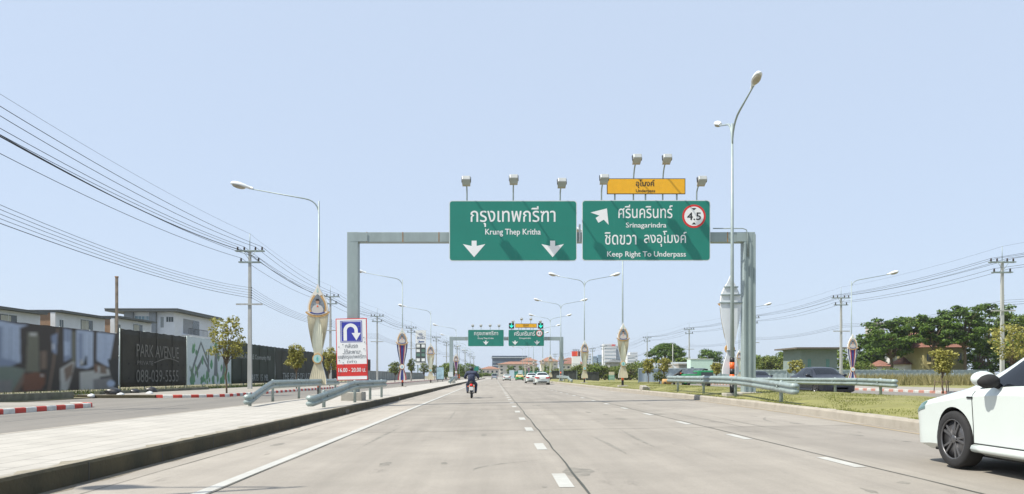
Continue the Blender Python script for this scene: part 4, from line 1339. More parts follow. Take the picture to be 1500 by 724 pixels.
polys = [('blue2', [(-200, 455), (0, 471), (28, 477), (30, 530), (12, 538), (-200, 545)]), ('blue', [(16, 480), (28, 479), (29, 532), (16, 527)]), ('blue', [(3, 476), (14, 479), (14, 527), (3, 524)]),
 ('blue', [(-200, 455), (1, 470), (28, 475.5), (42, 475.5), (30, 480), (15, 479), (-200, 474)]), ('olive', [(40, 487), (56, 487), (58, 545), (38, 545)]), ('pale', [(43, 487.5), (54, 487.5), (54, 492.5), (43, 492.5)]),
 ('rust', [(36, 548), (52, 545), (66, 548), (66, 562), (60, 572), (34, 573), (32, 560)]), ('green', [(-200, 545), (15, 536), (37, 541), (16, 576), (-200, 590)]), ('grey', [(-200, 570), (18, 556), (16, 576), (-200, 590)]), ('tan', [(16, 576), (37, 541), (34, 560), (26, 576)]),
 ('tan', [(83, 481), (86, 482), (73, 573), (70, 573)]), ('blue2', [(75, 492), (84, 488), (82, 520), (76, 516)]), ('blue2', [(93, 481), (105, 483), (105, 525), (93, 530)]), ('blue', [(94, 500), (102, 501), (101, 520), (94, 522)]),
 ('pale', [(87, 540), (110, 527), (110, 533), (98, 575), (88, 575)]), ('tan', [(93, 540), (108, 531), (105, 548), (96, 560)]), ('blue', [(112, 483), (136, 486), (136, 536), (128, 540), (112, 538)]), ('blue2', [(114, 488), (124, 489), (124, 532), (114, 532)]), ((.33, .39, .48), [(126, 488), (135, 489), (135, 530), (126, 530)]),
 ('blue', [(141, 487), (168, 489.5), (160, 538), (141, 528)]), ('dark', [(117, 537), (128, 535), (128, 522), (125, 522), (125, 526), (121, 532), (117, 533)]), ('pale', [(117, 545), (160, 540), (163, 552), (136, 556), (136, 575), (117, 575)]), ('tan', [(138, 533), (155, 536), (157, 548), (138, 546)]), ('pale', [(141, 536), (147, 537), (147, 546), (141, 546)]),
 ('grey', [(136, 556), (166, 553), (168, 575), (136, 575)]), ('dark', [(158, 526), (176, 525), (177, 575), (168, 575), (164, 550)]), ('blue', [(157 + 6 * math.cos(a) + 6, 562 + 5 * math.sin(a)) for a in np.linspace(0, 6.28, 16)[:-1]])]
for a, b_, y0, y1 in ((17, 28, 481, 528), (3, 14, 480, 522), (113, 124, 489, 532), (126, 135, 490, 530), (143, 165, 490, 527), (94, 104, 484, 522)):
    for k in range(3):
        x = a + (b_ - a) * (k + .6) / 3.2
        polys.append(((.20, .25, .34) if k % 2 else (.38, .44, .52), [(x, y0), (x + .9, y0), (x + .9, y1), (x, y1)]))
for k in range(5): polys.append(('tan', [(98 - k * 1.6, 573 - k * 7), (108 - k * .4, 545 - k * 2.6), (108.5 - k * .4, 545.4 - k * 2.6), (98.8 - k * 1.6, 573 - k * 7)]))
polys += [('pale', [(118, 528), (121, 526), (122, 534), (118, 535)]), ('rust', [(139, 535), (142, 534), (143, 545), (139, 545)]), ('dark', [(146, 552), (162, 550), (163, 553), (146, 555)]), ('pale', [(60, 548), (64, 549), (64, 552), (60, 551)]), ('tan', [(60, 515), (68, 514), (68, 540), (60, 541)]), ((.42, .45, .5), [(76, 504), (79, 503), (79, 512), (76, 513)]), ('olive', [(106, 486), (111, 486), (111, 530), (106, 530)])]
vin = [c for c in t.children if c.name.startswith('vinyl_sheet')][0]
def inv1(u, v):
    Y = 14 + (49.3 - 14) * u; z = .32 + (3.86 - .32) * v
    return HX + HXL * F / Y, HY + (HC - z) * F / Y
print_sheet(vin, (.035, .028, .022), polys, inv1, 706, 140, 3, 'printed_interior_picture')

t = hoarding('dark_hoarding', 'black hoarding lettered PARK AVENUE with a telephone number', 49.6, 60.2, .40, 4.2, HOARD, 4)
pl_ = hpl(0)
for tx_, u_, v_, w_, h_, bo_ in (('PARK AVENUE', 55.15, 2.86, 6.9, .86, -.008), ('PRIVATE', 53.0, 2.02, 2.4, .28, 0), ('088-039-5555', 55.1, 1.13, 6.9, .86, -.012)):
    m_ = MB(); m_.text(tx_, u_, v_, w=w_, h=h_, d1=.062, bold=0, pl=pl_); m_.build('faded_lettering', FADED, t)
m_ = MB()
sw = [(54.4 + a, 2.02 + .34 * math.sin(min(1, a / 4.2) * 2.7) ** 1.2 + .02) for a in np.linspace(0, 4.2, 16)]
m_.prism(sw + [(a, c + .06) for a, c in sw[::-1]], .045, .05, pl_)
m_.build('faded_swash', FADED, t)
m_ = MB()
for z in (.95, 1.92):
    for k in range(10): m_.prism([(50.5 + k * 1.0, z + .07), (50.62 + k, z - .05), (50.74 + k, z + .07)][::-1], .045, .05, pl_)
m_.build('wind_slit', mat('slit_dark', (.015, .015, .014), .9), t)

t = hoarding('printed_hoarding', 'white hoarding panel printed with grey mountains and green trees behind young tree', 60.4, 70.4, .42, 4.25, mat('print_white', (.36, .42, .42), .7, var=.18, scale=.9), 4)
polys = []
for pts in ([(61.6, 1.5), (63.2, 3.7), (64.7, 2.2), (65.0, 2.3), (63.2, 4.0), (61.5, 2.0)], [(62.0, 1.0), (63.6, 2.5), (65.2, 1.4), (65.2, 1.7), (63.6, 2.9), (62.0, 1.5)], [(64.6, 1.0), (64.8, 3.3), (65.0, 3.3), (65.1, 1.0)], [(68, .8), (68.6, 3.8), (68.9, 3.8), (68.8, .8)], [(66, 1.2), (66.3, 3.2), (67, 3.4), (67.1, 1)]):
    polys.append(((.10, .12, .12), pts))
for k in range(46):
    a, c, r_ = rnd.uniform(60.8, 70), rnd.uniform(.5, 1.9) if k < 34 else rnd.uniform(2, 3.9), rnd.uniform(.15, .5)
    polys.append(((.05 + .06 * rnd.random(), .14 + .1 * rnd.random(), .09), [(a + r_ * rnd.uniform(.5, 1) * math.cos(q), c + r_ * rnd.uniform(.6, 1.4) * math.sin(q)) for q in np.linspace(6.28, 0, 10)[:-1]]))
vin = [c for c in t.children if c.name.startswith('vinyl_sheet')][0]
print_sheet(vin, (.40, .46, .46), polys, lambda u, v: (60.4 + 10 * u, .42 + 3.83 * v), 400, 120, 1, 'printed_mountain_picture')
t = hoarding('dark_hoarding', 'dark green hoarding lettered Community Mall behind the nearest utility pole', 70.6, 84.5, .40, 4.3, mat('hoarding_green_black', (.033, .042, .031), .8, spec=.3, var=.2, scale=.6), 5)
m_ = MB()
m_.text('PARK AVENUE Community Mall', 77.3, 2.95, w=10.8, h=.62, d1=.05, pl=pl_)
m_.build('pale_lettering', FADEW, t)
m_ = MB()
m_.text('STARTS  15  MB.', 78.6, .95, w=6.6, h=.66, d1=.05, pl=pl_)
m_.build('pale_lettering', FADEW, t)
t = hoarding('dark_hoarding', 'dark hoarding lettered THE SENSE OF ULTIMATE behind the rear guardrail', 84.7, 112, .40, 4.3, mat('hoarding_grey_green', (.038, .042, .032), .8, spec=.3, var=.2, scale=.6), 9)
m_ = MB(); m_.text('THE SENSE OF ULTIMATE LIVING', 98.5, 1.1, w=22, h=.75, d1=.05, pl=pl_); m_.build('pale_lettering', FADEW, t)
t = hoarding('dark_hoarding', 'plain dark hoarding right of the U-turn board', 112.2, 150, .40, 4.3, HOARD, 12)

# pale corrugated fence further on
def sheet_fence(label, x0, y0, x1, y1, z0, h, pitch, m, posts=True, cat='fence', name='corrugated_fence'):
    t = thing(name, label, cat, (x0, y0, z0))
    d = Vector((x1 - x0, y1 - y0, 0)); L = d.length; d.normalize(); nn = Vector((d.y, -d.x, 0))
    m_ = MB()
    n_ = int(L / pitch)
    vs = []
    for i in range(n_ * 4 + 1):
        a = i / (n_ * 4) * L
        off = (0, .03, .03, 0)[i % 4]
        p = d * a + nn * off
        vs += [(p.x, p.y, 0), (p.x, p.y, h)]
    m_.add(vs, [(2 * i, 2 * i + 2, 2 * i + 3, 2 * i + 1) for i in range(n_ * 4)])
    o = m_.build('sheet', m, t); o.modifiers.new('sheet', 'SOLIDIFY').thickness = .01
    k = max(2, int(L / 2.5) + 1)
    for i in range(k):
        p = d * (L * i / (k - 1)) + nn * .07
        q = MB(); q.box(p.x - .05, p.x + .05, p.y - .05, p.y + .05, -.2, h + .06); q.build('post', m if i % 2 else STEEL, t)
    q = MB(); q.tube([tuple(nn * .08 + Vector((0, 0, h))), tuple(d * L + nn * .08 + Vector((0, 0, h)))], .045, 6); q.build('cap_rail', m, t)
    return t
sheet_fence('pale grey corrugated fence along the far left pavement behind small trees', -22.5, 118, -22.5, 250, .1, 1.9, .9, mat('grey_fence_sheet', (.24, .26, .25), .65, var=.12, scale=1))
sheet_fence('blue grey sheet fence behind the green machine on the median side', PX(935, 94), 94, PX(1034, 94), 94.5, PZ(559.5, 94), 1.62, .75, FENCEM)
sheet_fence('long blue grey fence in front of the trees and houses on the right', PX(1030, 120), 120, PX(1445, 120), 120, .25, 1.75, .9, FENCEM)
sheet_fence('dark mesh fence among the bushes right of the distant gantry', PX(806, 150), 150, PX(845, 150), 150, .2, 1.9, .8, mat('dark_mesh', (.05, .055, .05), .8))
sheet_fence('dark mesh panel fence at the foot of the bushes behind the cream banner', PX(858, 130), 130, PX(877, 130), 130, .25, 1.5, .8, mat('dark_mesh', (.05, .055, .05), .8))
sheet_fence('green mesh screen fence in front of the orange roofed buildings', PX(752, 330), 330, PX(818, 330), 330, -.2, 3.2, 1.6, mat('green_mesh', (.03, .22, .16), .8, var=.2, scale=.5))

# rusty post behind the hoarding
t = thing('rusty_post', 'tall thin rusty post rising behind the printed hoarding', 'post', (PX(171, 50), 50.0, 0))
m_ = MB(); m_.box(-.07, .07, -.07, .07, -.3, PZ(405.5, 50)); m_.build('shaft', mat('rusty_steel', (.22, .18, .14), .9, var=.5, scale=2, detail=8), t)
m_ = MB(); m_.box(-.09, .09, -.09, .09, PZ(406.5, 50), PZ(405, 50)); m_.build('cap', RUST, t)

# ------------------------------------------------------------------ rubbish
for x, y, s_, mm, lab in ((-20.0, 40.6, .55, 'k', 'large black rubbish bag in front of the dark hoarding edge'), (-20.6, 44.2, .42, 'k', 'small black rubbish bag under the PARK AVENUE hoarding'), (-20.6, 46.4, .5, 'k', 'right black rubbish bag under the PARK AVENUE hoarding'), (-19.3, 39.9, .28, 'w', 'white plastic bag right of the large black bag'), (-20.5, 39.3, .24, 'w', 'white plastic bag left of the large black bag'), (-19.0, 42.6, .3, 'w', 'crumpled white plastic bag on the service road edge')):
    m_ = MB()
    n_, k_n = 12, 8
    vs, fs = [], []
    for i in range(k_n + 1):
        ph_ = math.pi * i / k_n
        for k in range(n_):
            a = 2 * math.pi * k / n_
            q = 1 + .16 * math.sin(3 * a + i) + rnd.uniform(-.16, .13)
            rr = s_ * math.sin(ph_) ** .8 * q * (1 if i < k_n * .7 else .92) if 0 < i < k_n else .02
            vs.append((rr * math.cos(a), rr * math.sin(a), s_ * .62 + s_ * .62 * math.cos(ph_) + (.1 * s_ if i == 0 else 0)))
    for i in range(k_n):
        for k in range(n_):
            k2 = (k + 1) % n_
            fs.append((i * n_ + k, (i + 1) * n_ + k, (i + 1) * n_ + k2, i * n_ + k2))
    m_.add(vs, fs, True)
    o = m_.build('rubbish_bag', mat('bag_black', (.02, .02, .022), .35) if mm == 'k' else mat('bag_white', (.6, .62, .63), .4), None, 0, (x, y, .01)); o.scale = (.72, .72, .72)
    tag(o, lab, 'rubbish bag', 'rubbish bags by the hoarding')

# ------------------------------------------------------------------ houses on the left
def modern_house(label, x, y0, y1, zt, depth=9.0):
    """two storey white house: long side faces the road (+X), brown clad end faces the camera"""
    t = thing('house', label, 'house', (x, y0, 0), 0, 'white houses behind the hoarding')
    L = y1 - y0
    zw = zt - .24
    m_ = MB(); m_.box(-depth, 0, 0, L, 0, zw); m_.build('wall', GREYW, t)
    m_ = MB(); m_.box(-depth - .5, .7, -.25, L + .1, zw + .02, zt - .07); m_.box(-depth - .5, .74, -.29, L + .14, zt - .068, zt)
    m_.build('roof', ROOFD, t)
    m_ = MB(); m_.box(-2.9, -.42, -.06, -.002, 0, zw - .05); m_.build('timber_cladding', WOOD, t)
    m_ = MB(); m_.box(-.45, .06, -.22, -.002, 0, zw - .02); m_.build('white_fin', WHITEW, t)
    for k, (a, b_, z0, z1) in enumerate(((L * .06, L * .06 + .75, zw - 3.3, zw - .72), (L * .47, L * .47 + 2.6, zw - 1.75, zw - .38))):
        m_ = MB(); m_.box(-.02, .03, a, b_, z0, z1); wn_ = m_.build('window', GLASSW, t)
        m_ = MB(); m_.box(0, .05, a - .05, a, z0, z1); m_.box(0, .05, b_, b_ + .05, z0, z1); m_.box(0, .05, (a + b_) / 2 - .02, (a + b_) / 2 + .02, z0, z1); m_.box(.0, .055, a - .05, b_ + .05, z1, z1 + .06); m_.build('frame', ALU, wn_)
        if k:
            m_ = MB(); m_.box(.031, .036, a + .2, b_ - .9, z0 + .05, z1 - .1); m_.build('curtain', mat('curtain_cream', (.40, .40, .34), .9, var=.15, scale=3), wn_)
    return t
modern_house('nearest grey white flat roofed house above the printed hoarding', -46, 66, 78.2, 7.55)
modern_house('middle flat roofed house with brown end panel above the printed hoarding', -46, 81, 91.2, 8.05)
modern_house('third flat roofed house behind the rusty post', -46, 93.6, 103.6, 8.4)
# big three storey house
t = thing('large_house', 'large white three storey house with balcony above the PARK AVENUE hoarding', 'house', (-46, 111, 0))
L = 16.5; zt = 10.75; zw = zt - .45
m_ = MB(); m_.box(-7.2, 0, 0, L, 0, zw)
m_.build('wall', mat('house_white', (.68, .70, .73), .85, var=.04, scale=1), t)
m_ = MB(); m_.box(-9.4, .9, -1.2, L + .4, zw + .02, zt - .12); m_.box(-9.45, .95, -1.25, L + .45, zt - .118, zt); m_.build('roof', ROOFD, t)
m_ = MB(); m_.box(-7.0, -5.75, -.5, -.003, zw - 3.3, zw); m_.build('grey_fin', mat('fin_grey', (.24, .26, .28), .8), t)
m_ = MB(); m_.box(-3.35, -2.45, -.55, -.003, 0, zw); m_.build('grey_fin', mat('fin_grey', (.24, .26, .28), .8), t)
for a, b_, z0, z1 in ((-5.65, -4.2, zw - 2.0, zw - .6), (-4.15, -3.5, zw - 2.0, zw - .6), (-1.95, -1.5, zw - 2.2, zw - .7), (-1.15, -.1, zw - 1.4, zw - .7)):
    m_ = MB(); m_.box(a, b_, -.03, .02, z0, z1); w_ = m_.build('window', GLASSB if b_ < -3 else GLASSW, t)
    m_ = MB()
    for q in np.linspace(a, b_, 4): m_.box(q - .025, q + .025, -.05, .0, z0, z1)
    m_.build('frame', ALU, w_)
for a, b_ in ((-2.2, -1.4), (-.55, .0)):
    m_ = MB(); m_.box(a, b_ - .06, -.05, -.003, zw - 6, zw - 4.3); m_.build('brown_panel', WOOD, t)
m_ = MB(); m_.box(.003, .05, .5, 1.8, zw - 6, zw - 4.3); m_.build('brown_panel', WOOD, t)
SHADEW = mat('recess_shade_grey', (.30, .31, .32), .85)  # recess shade painted in: a flat darker copy of the wall colour
m_ = MB(); m_.box(.0, .02, 3.2, 9.4, zw - 2.9, zw - .7); r_ = m_.build('loggia_shade', SHADEW, t)
m_ = MB(); m_.box(.022, .04, 6.8, 9.3, zw - 2.8, zw - .75); m_.build('loggia_glass', GLASSW, r_)
m_ = MB(); m_.box(.0, 1.1, 2.6, 10.0, zw - 3.45, zw - 3.1); bal = m_.build('balcony', WHITEW, t)
m_ = MB()
for q in np.linspace(2.65, 9.95, 15): m_.box(1.05, 1.09, q - .02, q + .02, zw - 3.1, zw - 2.2)
m_.box(1.04, 1.1, 2.6, 10, zw - 2.2, zw - 2.12); m_.build('railing', DARKM, bal)
m_ = MB(); m_.box(.0, .025, 6.6, 9.8, zw - 6.0, zw - 3.9); r_ = m_.build('lower_opening', GLASSW, t)
m_ = MB(); m_.add([(.04, 7.0, zw - 6), (.04, 7.4, zw - 6), (.04, 9.6, zw - 3.95), (.04, 9.2, zw - 3.95), (.1, 7.0, zw - 6), (.1, 7.4, zw - 6), (.1, 9.6, zw - 3.95), (.1, 9.2, zw - 3.95)], [(0, 1, 2, 3), (7, 6, 5, 4), (0, 3, 7, 4), (1, 5, 6, 2), (0, 4, 5, 1), (3, 2, 6, 7)]); m_.build('stair_beam', WHITEW, r_)

# ------------------------------------------------------------------ distant and right-hand buildings
def block(name, label, px0, px1, py_top, Y, depth, wall, cols, rows, glass, ptop=.1, wh=.55, ww=.6, roof=None, rh=2.0, over=.6, zbase=-.3, band=False, cat='building', group=None, wtop=None):
    x0, x1, zt = PX(px0, Y), PX(px1, Y), PZ(py_top, Y)
    t = thing(name, label, cat, ((x0 + x1) / 2, Y, zbase), 0, group)
    w_ = (x1 - x0) / 2; h = zt - zbase
    m_ = MB(); m_.box(-w_, w_, 0, depth, 0, h); m_.build('wall', wall, t)
    usable = h * (1 - ptop)
    for r_ in range(rows):
        zc = usable * (r_ + .5) / rows; hh = usable / rows * wh / 2
        if band:
            m_ = MB(); m_.box(-w_ + .4, w_ - .4, -.06, .1, zc - hh, zc + hh); m_.build('window_band', glass, t); continue
        for c in range(cols):
            xc = -w_ + 2 * w_ * (c + .5) / cols; q = w_ / cols * ww
            m_ = MB(); m_.box(xc - q, xc + q, -.06, .1, zc - hh, zc + hh); wi = m_.build('window', glass, t)
            if Y < 200:
                m_ = MB(); m_.box(xc - q - .06, xc + q + .06, -.12, -.0, zc - hh - .08, zc - hh); m_.box(xc - .03, xc + .03, -.09, -.05, zc - hh, zc + hh); m_.build('sill', wall, wi)
    if roof:
        m_ = MB()
        o_ = over
        vs = [(-w_ - o_, -o_, h), (w_ + o_, -o_, h), (w_ + o_, depth + o_, h), (-w_ - o_, depth + o_, h)]
        rr = min(w_ * .8, depth * .45)
        vs += [(-w_ + rr, depth / 2, h + rh), (w_ - rr, depth / 2, h + rh)]
        m_.add(vs, [(3, 2, 1, 0), (0, 1, 5, 4), (2, 3, 4, 5), (1, 2, 5), (3, 0, 4)]); m_.build('roof', roof, t)
    else:
        m_ = MB(); m_.box(-w_ - .02 * w_, w_ + .02 * w_, -.25, depth + .2, h + .002, h + .03 * h + .15); m_.build('parapet', wall, t)
    return t
OFFW = mat('office_blue', (.07, .10, .15), .4, var=.1, scale=.05)
PALEW = mat('cream_wall', (.62, .58, .52), .85, var=.05, scale=.3)
FARW = mat('far_white', (.66, .68, .70), .8, var=.04, scale=.1)
t = block('office_block', 'wide dark blue glass office block with flat overhanging roof, straight ahead', 721, 772, 522.5, 620, 22, OFFW, 1, 5, mat('pale_band', (.50, .56, .60), .6), .18, .16, band=True)
m_ = MB(); m_.box(-14.6, 17.5, -1.2, 24, 15.75, 16.4); m_.build('overhanging_roof', mat('roof_pale', (.42, .46, .48), .6), t)
for xa, xb, za, zb_ in ((-9.5, -4.6, 9.8, 12.4), (-4.0, 1.2, 9.8, 12.4), (3.6, 9.8, 9.8, 12.4), (-9.5, 1, 6.6, 9.2), (-9.5, 1, 3.4, 6)):
    m_ = MB(); m_.box(xa, xb, -.25, -.1, za, zb_); m_.build('glazing', GLASSB, t)
block('apartment_house', 'cream four storey apartment house with long orange tiled roof, straight ahead', 730, 787, 533.5, 450, 14, PALEW, 6, 4, GLASSW, .05, .4, .35, TILE, 1.6, 1.2)
block('apartment_house', 'taller cream apartment house with orange roof behind the cars', 764, 786, 528.8, 500, 14, PALEW, 3, 5, GLASSW, .05, .4, .35, TILE, 2.2, 1.0)
block('apartment_house', 'cream apartment house with orange roof behind the far gantry right column', 793, 817, 529.5, 420, 13, PALEW, 3, 4, GLASSW, .05, .4, .4, TILE, 2.4, 1.0)
block('apartment_house', 'low brown and cream apartment house behind the red topped pylon sign', 822, 858, 533, 360, 13, PALEW, 5, 3, GLASSW, .08, .4, .4, TILEB, 2.0, 1.0)
block('apartment_house', 'cream block with brown roof left of the red topped pylon sign', 826, 846, 527.5, 390, 13, PALEW, 3, 4, GLASSW, .08, .4, .4, TILEB, 1.4, 1.0)
block('apartment_house', 'low orange roofed house left of the blue office block', 705, 731, 540.5, 380, 12, PALEW, 4, 2, GLASSW, .05, .4, .4, TILE, 1.3, .9)
block('tower_block', 'white office tower with window bands and small red rooftop sign', 885, 902.5, 505.5, 900, 20, FARW, 1, 9, mat('band_grey', (.32, .38, .42), .5), .06, .35, band=True)
t = block('tower_block', 'slim grey side tower joined beside the white office tower', 903.5, 911, 508, 915, 20, mat('far_grey', (.34, .40, .45), .8), 1, 9, mat('band_grey', (.32, .38, .42), .5), .06, .35, band=True)
m_ = MB(); m_.box(PX(896, 898), PX(901, 898), 897.5, 898.5, PZ(507, 900), PZ(505.6, 900) + .6); tag(m_.build('rooftop_sign', SRED), 'small red sign on top of the white office tower', 'sign')
block('tower_block', 'white stepped apartment tower left of the rain tree', 919, 931, 521, 800, 16, FARW, 1, 7, mat('band_grey', (.32, .38, .42), .5), .05, .4, band=True)
block('tower_block', 'upper white block behind the stepped apartment tower', 923, 934, 517.5, 830, 16, FARW, 3, 6, mat('band_grey', (.32, .38, .42), .5), .05, .4)
block('tower_block', 'pale apartment tower just left of the two distant utility poles', 859, 866, 519, 800, 14, FARW, 2, 8, GLASSB, .05, .45)
block('tower_block', 'hazy blue tower right of the pale apartment tower', 868.5, 874.5, 523, 1000, 14, mat('far_blue', (.26, .36, .46), .8), 2, 9, GLASSB, .05, .4)
block('tower_block', 'hazy blue tower left of the white office tower', 876, 881.5, 521, 1000, 14, mat('far_blue', (.26, .36, .46), .8), 2, 9, GLASSB, .05, .4)
block('tower_block', 'pinkish apartment tower above the trees on the right', 1280, 1296, 475, 620, 14, mat('pink_wall', (.48, .40, .38), .85), 3, 13, GLASSW, .04, .5, .5)
block('apartment_house', 'white apartment block beside the distant left utility poles', 673, 682, 540, 420, 12, FARW, 3, 4, GLASSW, .05, .5, .5)
block('house', 'grey gabled house behind the bushes right of the white office tower', 893, 913, 531, 230, 9, mat('grey_house', (.36, .36, .37), .85), 3, 2, GLASSW, .08, .4, .35, ROOFD, 1.0, .6, cat='house')
t = block('site_hut', 'grey green two storey hut with overhanging flat roof behind the dark car', 1172, 1226, 512.5, 137, 8, mat('hut_grey_green', (.20, .25, .235), .85, var=.06), 2, 1, mat('hut_door_teal', (.10, .24, .22), .6), .1, .55, .16, zbase=.2, cat='building')
m_ = MB(); m_.box(-4.6, 4.2, -1.8, 9, 5.70, 5.95); m_.build('flat_roof', mat('brown_roof_edge', (.14, .12, .10), .8), t)
m_ = MB(); m_.box(2.7, 3.1, -.5, 0, 1.3, 2.0); m_.build('air_conditioner', ALU, t)
t = block('low_building', 'low white workshop with grey metal roof behind the green machine', 994, 1063, 534.5, 138, 9, mat('workshop_wall', (.30, .28, .25), .85), 3, 1, GLASSW, .1, .4, .25, zbase=.2, cat='building')
m_ = MB(); m_.add([(-4.9, -.9, 1.75), (4.9, -.9, 1.75), (4.7, 6, 3.4), (-4.3, 6, 3.4), (-4.9, -.9, 1.83), (4.9, -.9, 1.83), (4.7, 6, 3.48), (-4.3, 6, 3.48)], [(3, 2, 1, 0), (4, 5, 6, 7), (0, 1, 5, 4), (1, 2, 6, 5), (2, 3, 7, 6), (3, 0, 4, 7)]); m_.build('metal_roof', mat('metal_roof_grey', (.30, .33, .34), .5, var=.08), t)
t = thing('site_container', 'pale mint green container standing before the low workshop', 'container', (PX(1028, 133), 133, .2))
m_ = MB(); m_.box(-1.95, 1.95, 0, 2.4, 0, PZ(526.5, 133) - .2); m_.build('body', mat('mint_panel', (.52, .68, .62), .6, var=.05), t, .05)
m_ = MB(); m_.box(-1.9, -1.4, -.05, 0, 0, 2.4); m_.build('door', GLASSW, t)
m_ = MB(); m_.box(-2.0, 2.0, -.08, 2.45, PZ(526.5, 133) - .19, PZ(526.5, 133) - .1); m_.build('roof_edge', WHITEW, t)
# yellow house and white houses among the trees
YW = mat('yellow_render', (.36, .32, .15), .85, var=.1, scale=.6)
t = block('house', 'yellow rendered two storey house with brown tiled roof among the trees', 1353, 1413, 509, 136, 9, YW, 4, 2, GLASSW, .06, .5, .38, TILEB, 3.2, .9, zbase=.2, cat='house')
m_ = MB(); m_.box(-3.0, .5, -1.6, 0, 3.0, 3.3); m_.box(-3.0, -2.8, -1.5, -1.3, 0, 3.0); m_.box(.3, .5, -1.5, -1.3, 0, 3.0); m_.build('porch', YW, t)
t = block('house', 'white house with orange gable half hidden by trees', 1330, 1374, 499, 152, 9, WHITEW, 3, 2, GLASSW, .06, .4, .4, TILE, 2.2, .8, zbase=.2, cat='house')
block('house', 'small brown roofed white cottage behind the fence', 1292, 1304, 536.5, 150, 5, WHITEW, 1, 1, GLASSW, .1, .4, .4, TILEB, 1.2, .5, zbase=.2, cat='house')
t = block('house', 'low dark roofed pavilion with blue glass between tree trunks', 1326, 1345, 534, 140, 5, WHITEW, 2, 1, GLASSB, .1, .5, .7, TILEB, 1.4, .6, zbase=.2, cat='house')

# low concrete barrier where the road ends far ahead
t = thing('concrete_barrier', 'long pale concrete barrier across the far end of the road', 'barrier', (-6, 305, -.1))
m_ = MB(); m_.prism([(-.3, 0), (.3, 0), (.12, .5), (.1, 1.0), (-.1, 1.0), (-.12, .5)], -15, 11, lambda u, v, w: (w, u, v)); m_.build('body', mat('pale_concrete', (.50, .49, .45), .85, var=.08, scale=.5), t)
m_ = MB(); m_.box(-15, 11, -.06, .06, 1.0, 1.08); m_.build('coping', BASEC, t)
for px, lab in ((749.6, 'pale blue board left of the taxi far ahead'), (762.5, 'pale blue board behind the taxi far ahead')):
    t = thing('blue_board', lab, 'hoarding', (PX(px, 310), 310, 0), 0, 'pale blue boards')
    m_ = MB(); m_.box(-1.0, 1.0, 0, .15, -.2, PZ(542.5, 310)); m_.build('panel', mat('ice_blue', (.48, .60, .66), .7, var=.05), t)
    m_ = MB(); m_.box(-1.05, -.98, -.03, .18, -.3, PZ(542.3, 310)); m_.box(.98, 1.05, -.03, .18, -.3, PZ(542.3, 310)); m_.build('frame', STEEL, t)

# tenant sign tower on the left
t = thing('sign_tower', 'tall white and dark tenant sign tower behind the left pavement', 'sign', (PX(616.2, 255), 255, 0))
ks = 255 / F
def u(px): return (px - 616.2) * ks
def v(py): return PZ(py, 255)
m_ = MB(); m_.box(u(608.7), u(623.7), 0, .8, v(534.5), v(484)); m_.build('board', WHITE, t)
m_ = MB(); m_.box(u(609), u(623.4), -.06, 0, v(531), v(503.5)); pn = m_.build('dark_panel', mat('tower_dark', (.05, .06, .06), .5), t)
for r_, py in enumerate((507, 513.7, 520, 527.3)):
    for c, px in enumerate((612.6, 620)):
        m_ = MB(); m_.box(u(px - 2.5), u(px + 2.5), -.1, -.05, v(py + 2.2), v(py - 2.2)); m_.build('tenant_panel', (mat('tile_white', (.80, .82, .80), .6), mat('tile_green', (.10, .20, .16), .6))[1 if r_ == 2 or (r_, c) == (1, 1) else 0], pn)
m_ = MB()
TB = mat('tower_lettering_blue', (.05, .10, .26), .6)
m_.text('ปาร์ค', u(616), v(489.5), w=5 * ks, h=4 * ks, d1=-.03, bold=.03); m_.text('อเวนิว', u(616.4), v(494.5), w=11 * ks, h=4.5 * ks, d1=-.03, bold=.03)
m_.prism([(u(a), v(b_)) for a, b_ in ((611.5, 500), (614, 502), (613, 498.5), (616, 500), (621.5, 500), (621.5, 501.5), (615, 501.8), (613, 502.5))], -.04, -.005)
m_.build('lettering', TB, t)
m_ = MB(); m_.box(u(611), u(612.6), .1, .7, -.3, v(534)); m_.box(u(619.8), u(621.4), .1, .7, -.3, v(534)); m_.build('leg', STEEL, t)
# poster panel
t = thing('poster_panel', 'small pale blue poster panel on the left pavement near the far gantry', 'billboard', (PX(644.8, 142), 142, .1))
m_ = MB(); m_.box(-.72, .72, 0, .15, .3, PZ(537.5, 142) - .1); m_.build('frame', DARKM, t)
m_ = MB(); m_.box(-.66, .66, -.02, .0, .4, PZ(538.2, 142) - .1); m_.build('poster', mat('poster_blue', (.36, .52, .58), .5, var=.35, scale=1.4), t)
m_ = MB(); m_.box(-.5, -.4, .03, .12, -.2, .3); m_.box(.4, .5, .03, .12, -.2, .3); m_.build('leg', DARKM, t)
# red topped pylon
t = thing('pylon_sign', 'white pylon sign with red and orange top on the right', 'sign', (PX(844, 250), 250, 0))
ks = 250 / F
m_ = MB(); m_.box(-6 * ks, 6 * ks, 0, 1.0, PZ(539.5, 250), PZ(522, 250)); m_.build('white_box', WHITE, t)
m_ = MB(); m_.box(-6 * ks, 2.2 * ks, -.02, 1.0, PZ(522, 250) + .01, PZ(514.8, 250)); m_.build('red_top', mat('pylon_red', (.75, .08, .05), .5), t)
m_ = MB(); m_.box(-.2 * ks, 2.2 * ks, -.06, -.02, PZ(521.7, 250), PZ(515, 250)); m_.build('orange_field', ORANGE, t)
m_ = MB(); m_.box(3.2 * ks, 6 * ks, -.02, 1.0, PZ(522, 250) + .01, PZ(514.8, 250)); m_.build('brown_top', mat('pylon_brown', (.16, .06, .05), .5), t)
m_ = MB()
for x in (-3, 3): m_.box(x * ks - .2, x * ks + .2, .3, .7, -.3, PZ(539.5, 250))
m_.box(-6 * ks, 6 * ks, -.02, 0, PZ(533.5, 250), PZ(533, 250)); m_.build('leg', STEEL, t)
m_ = MB()
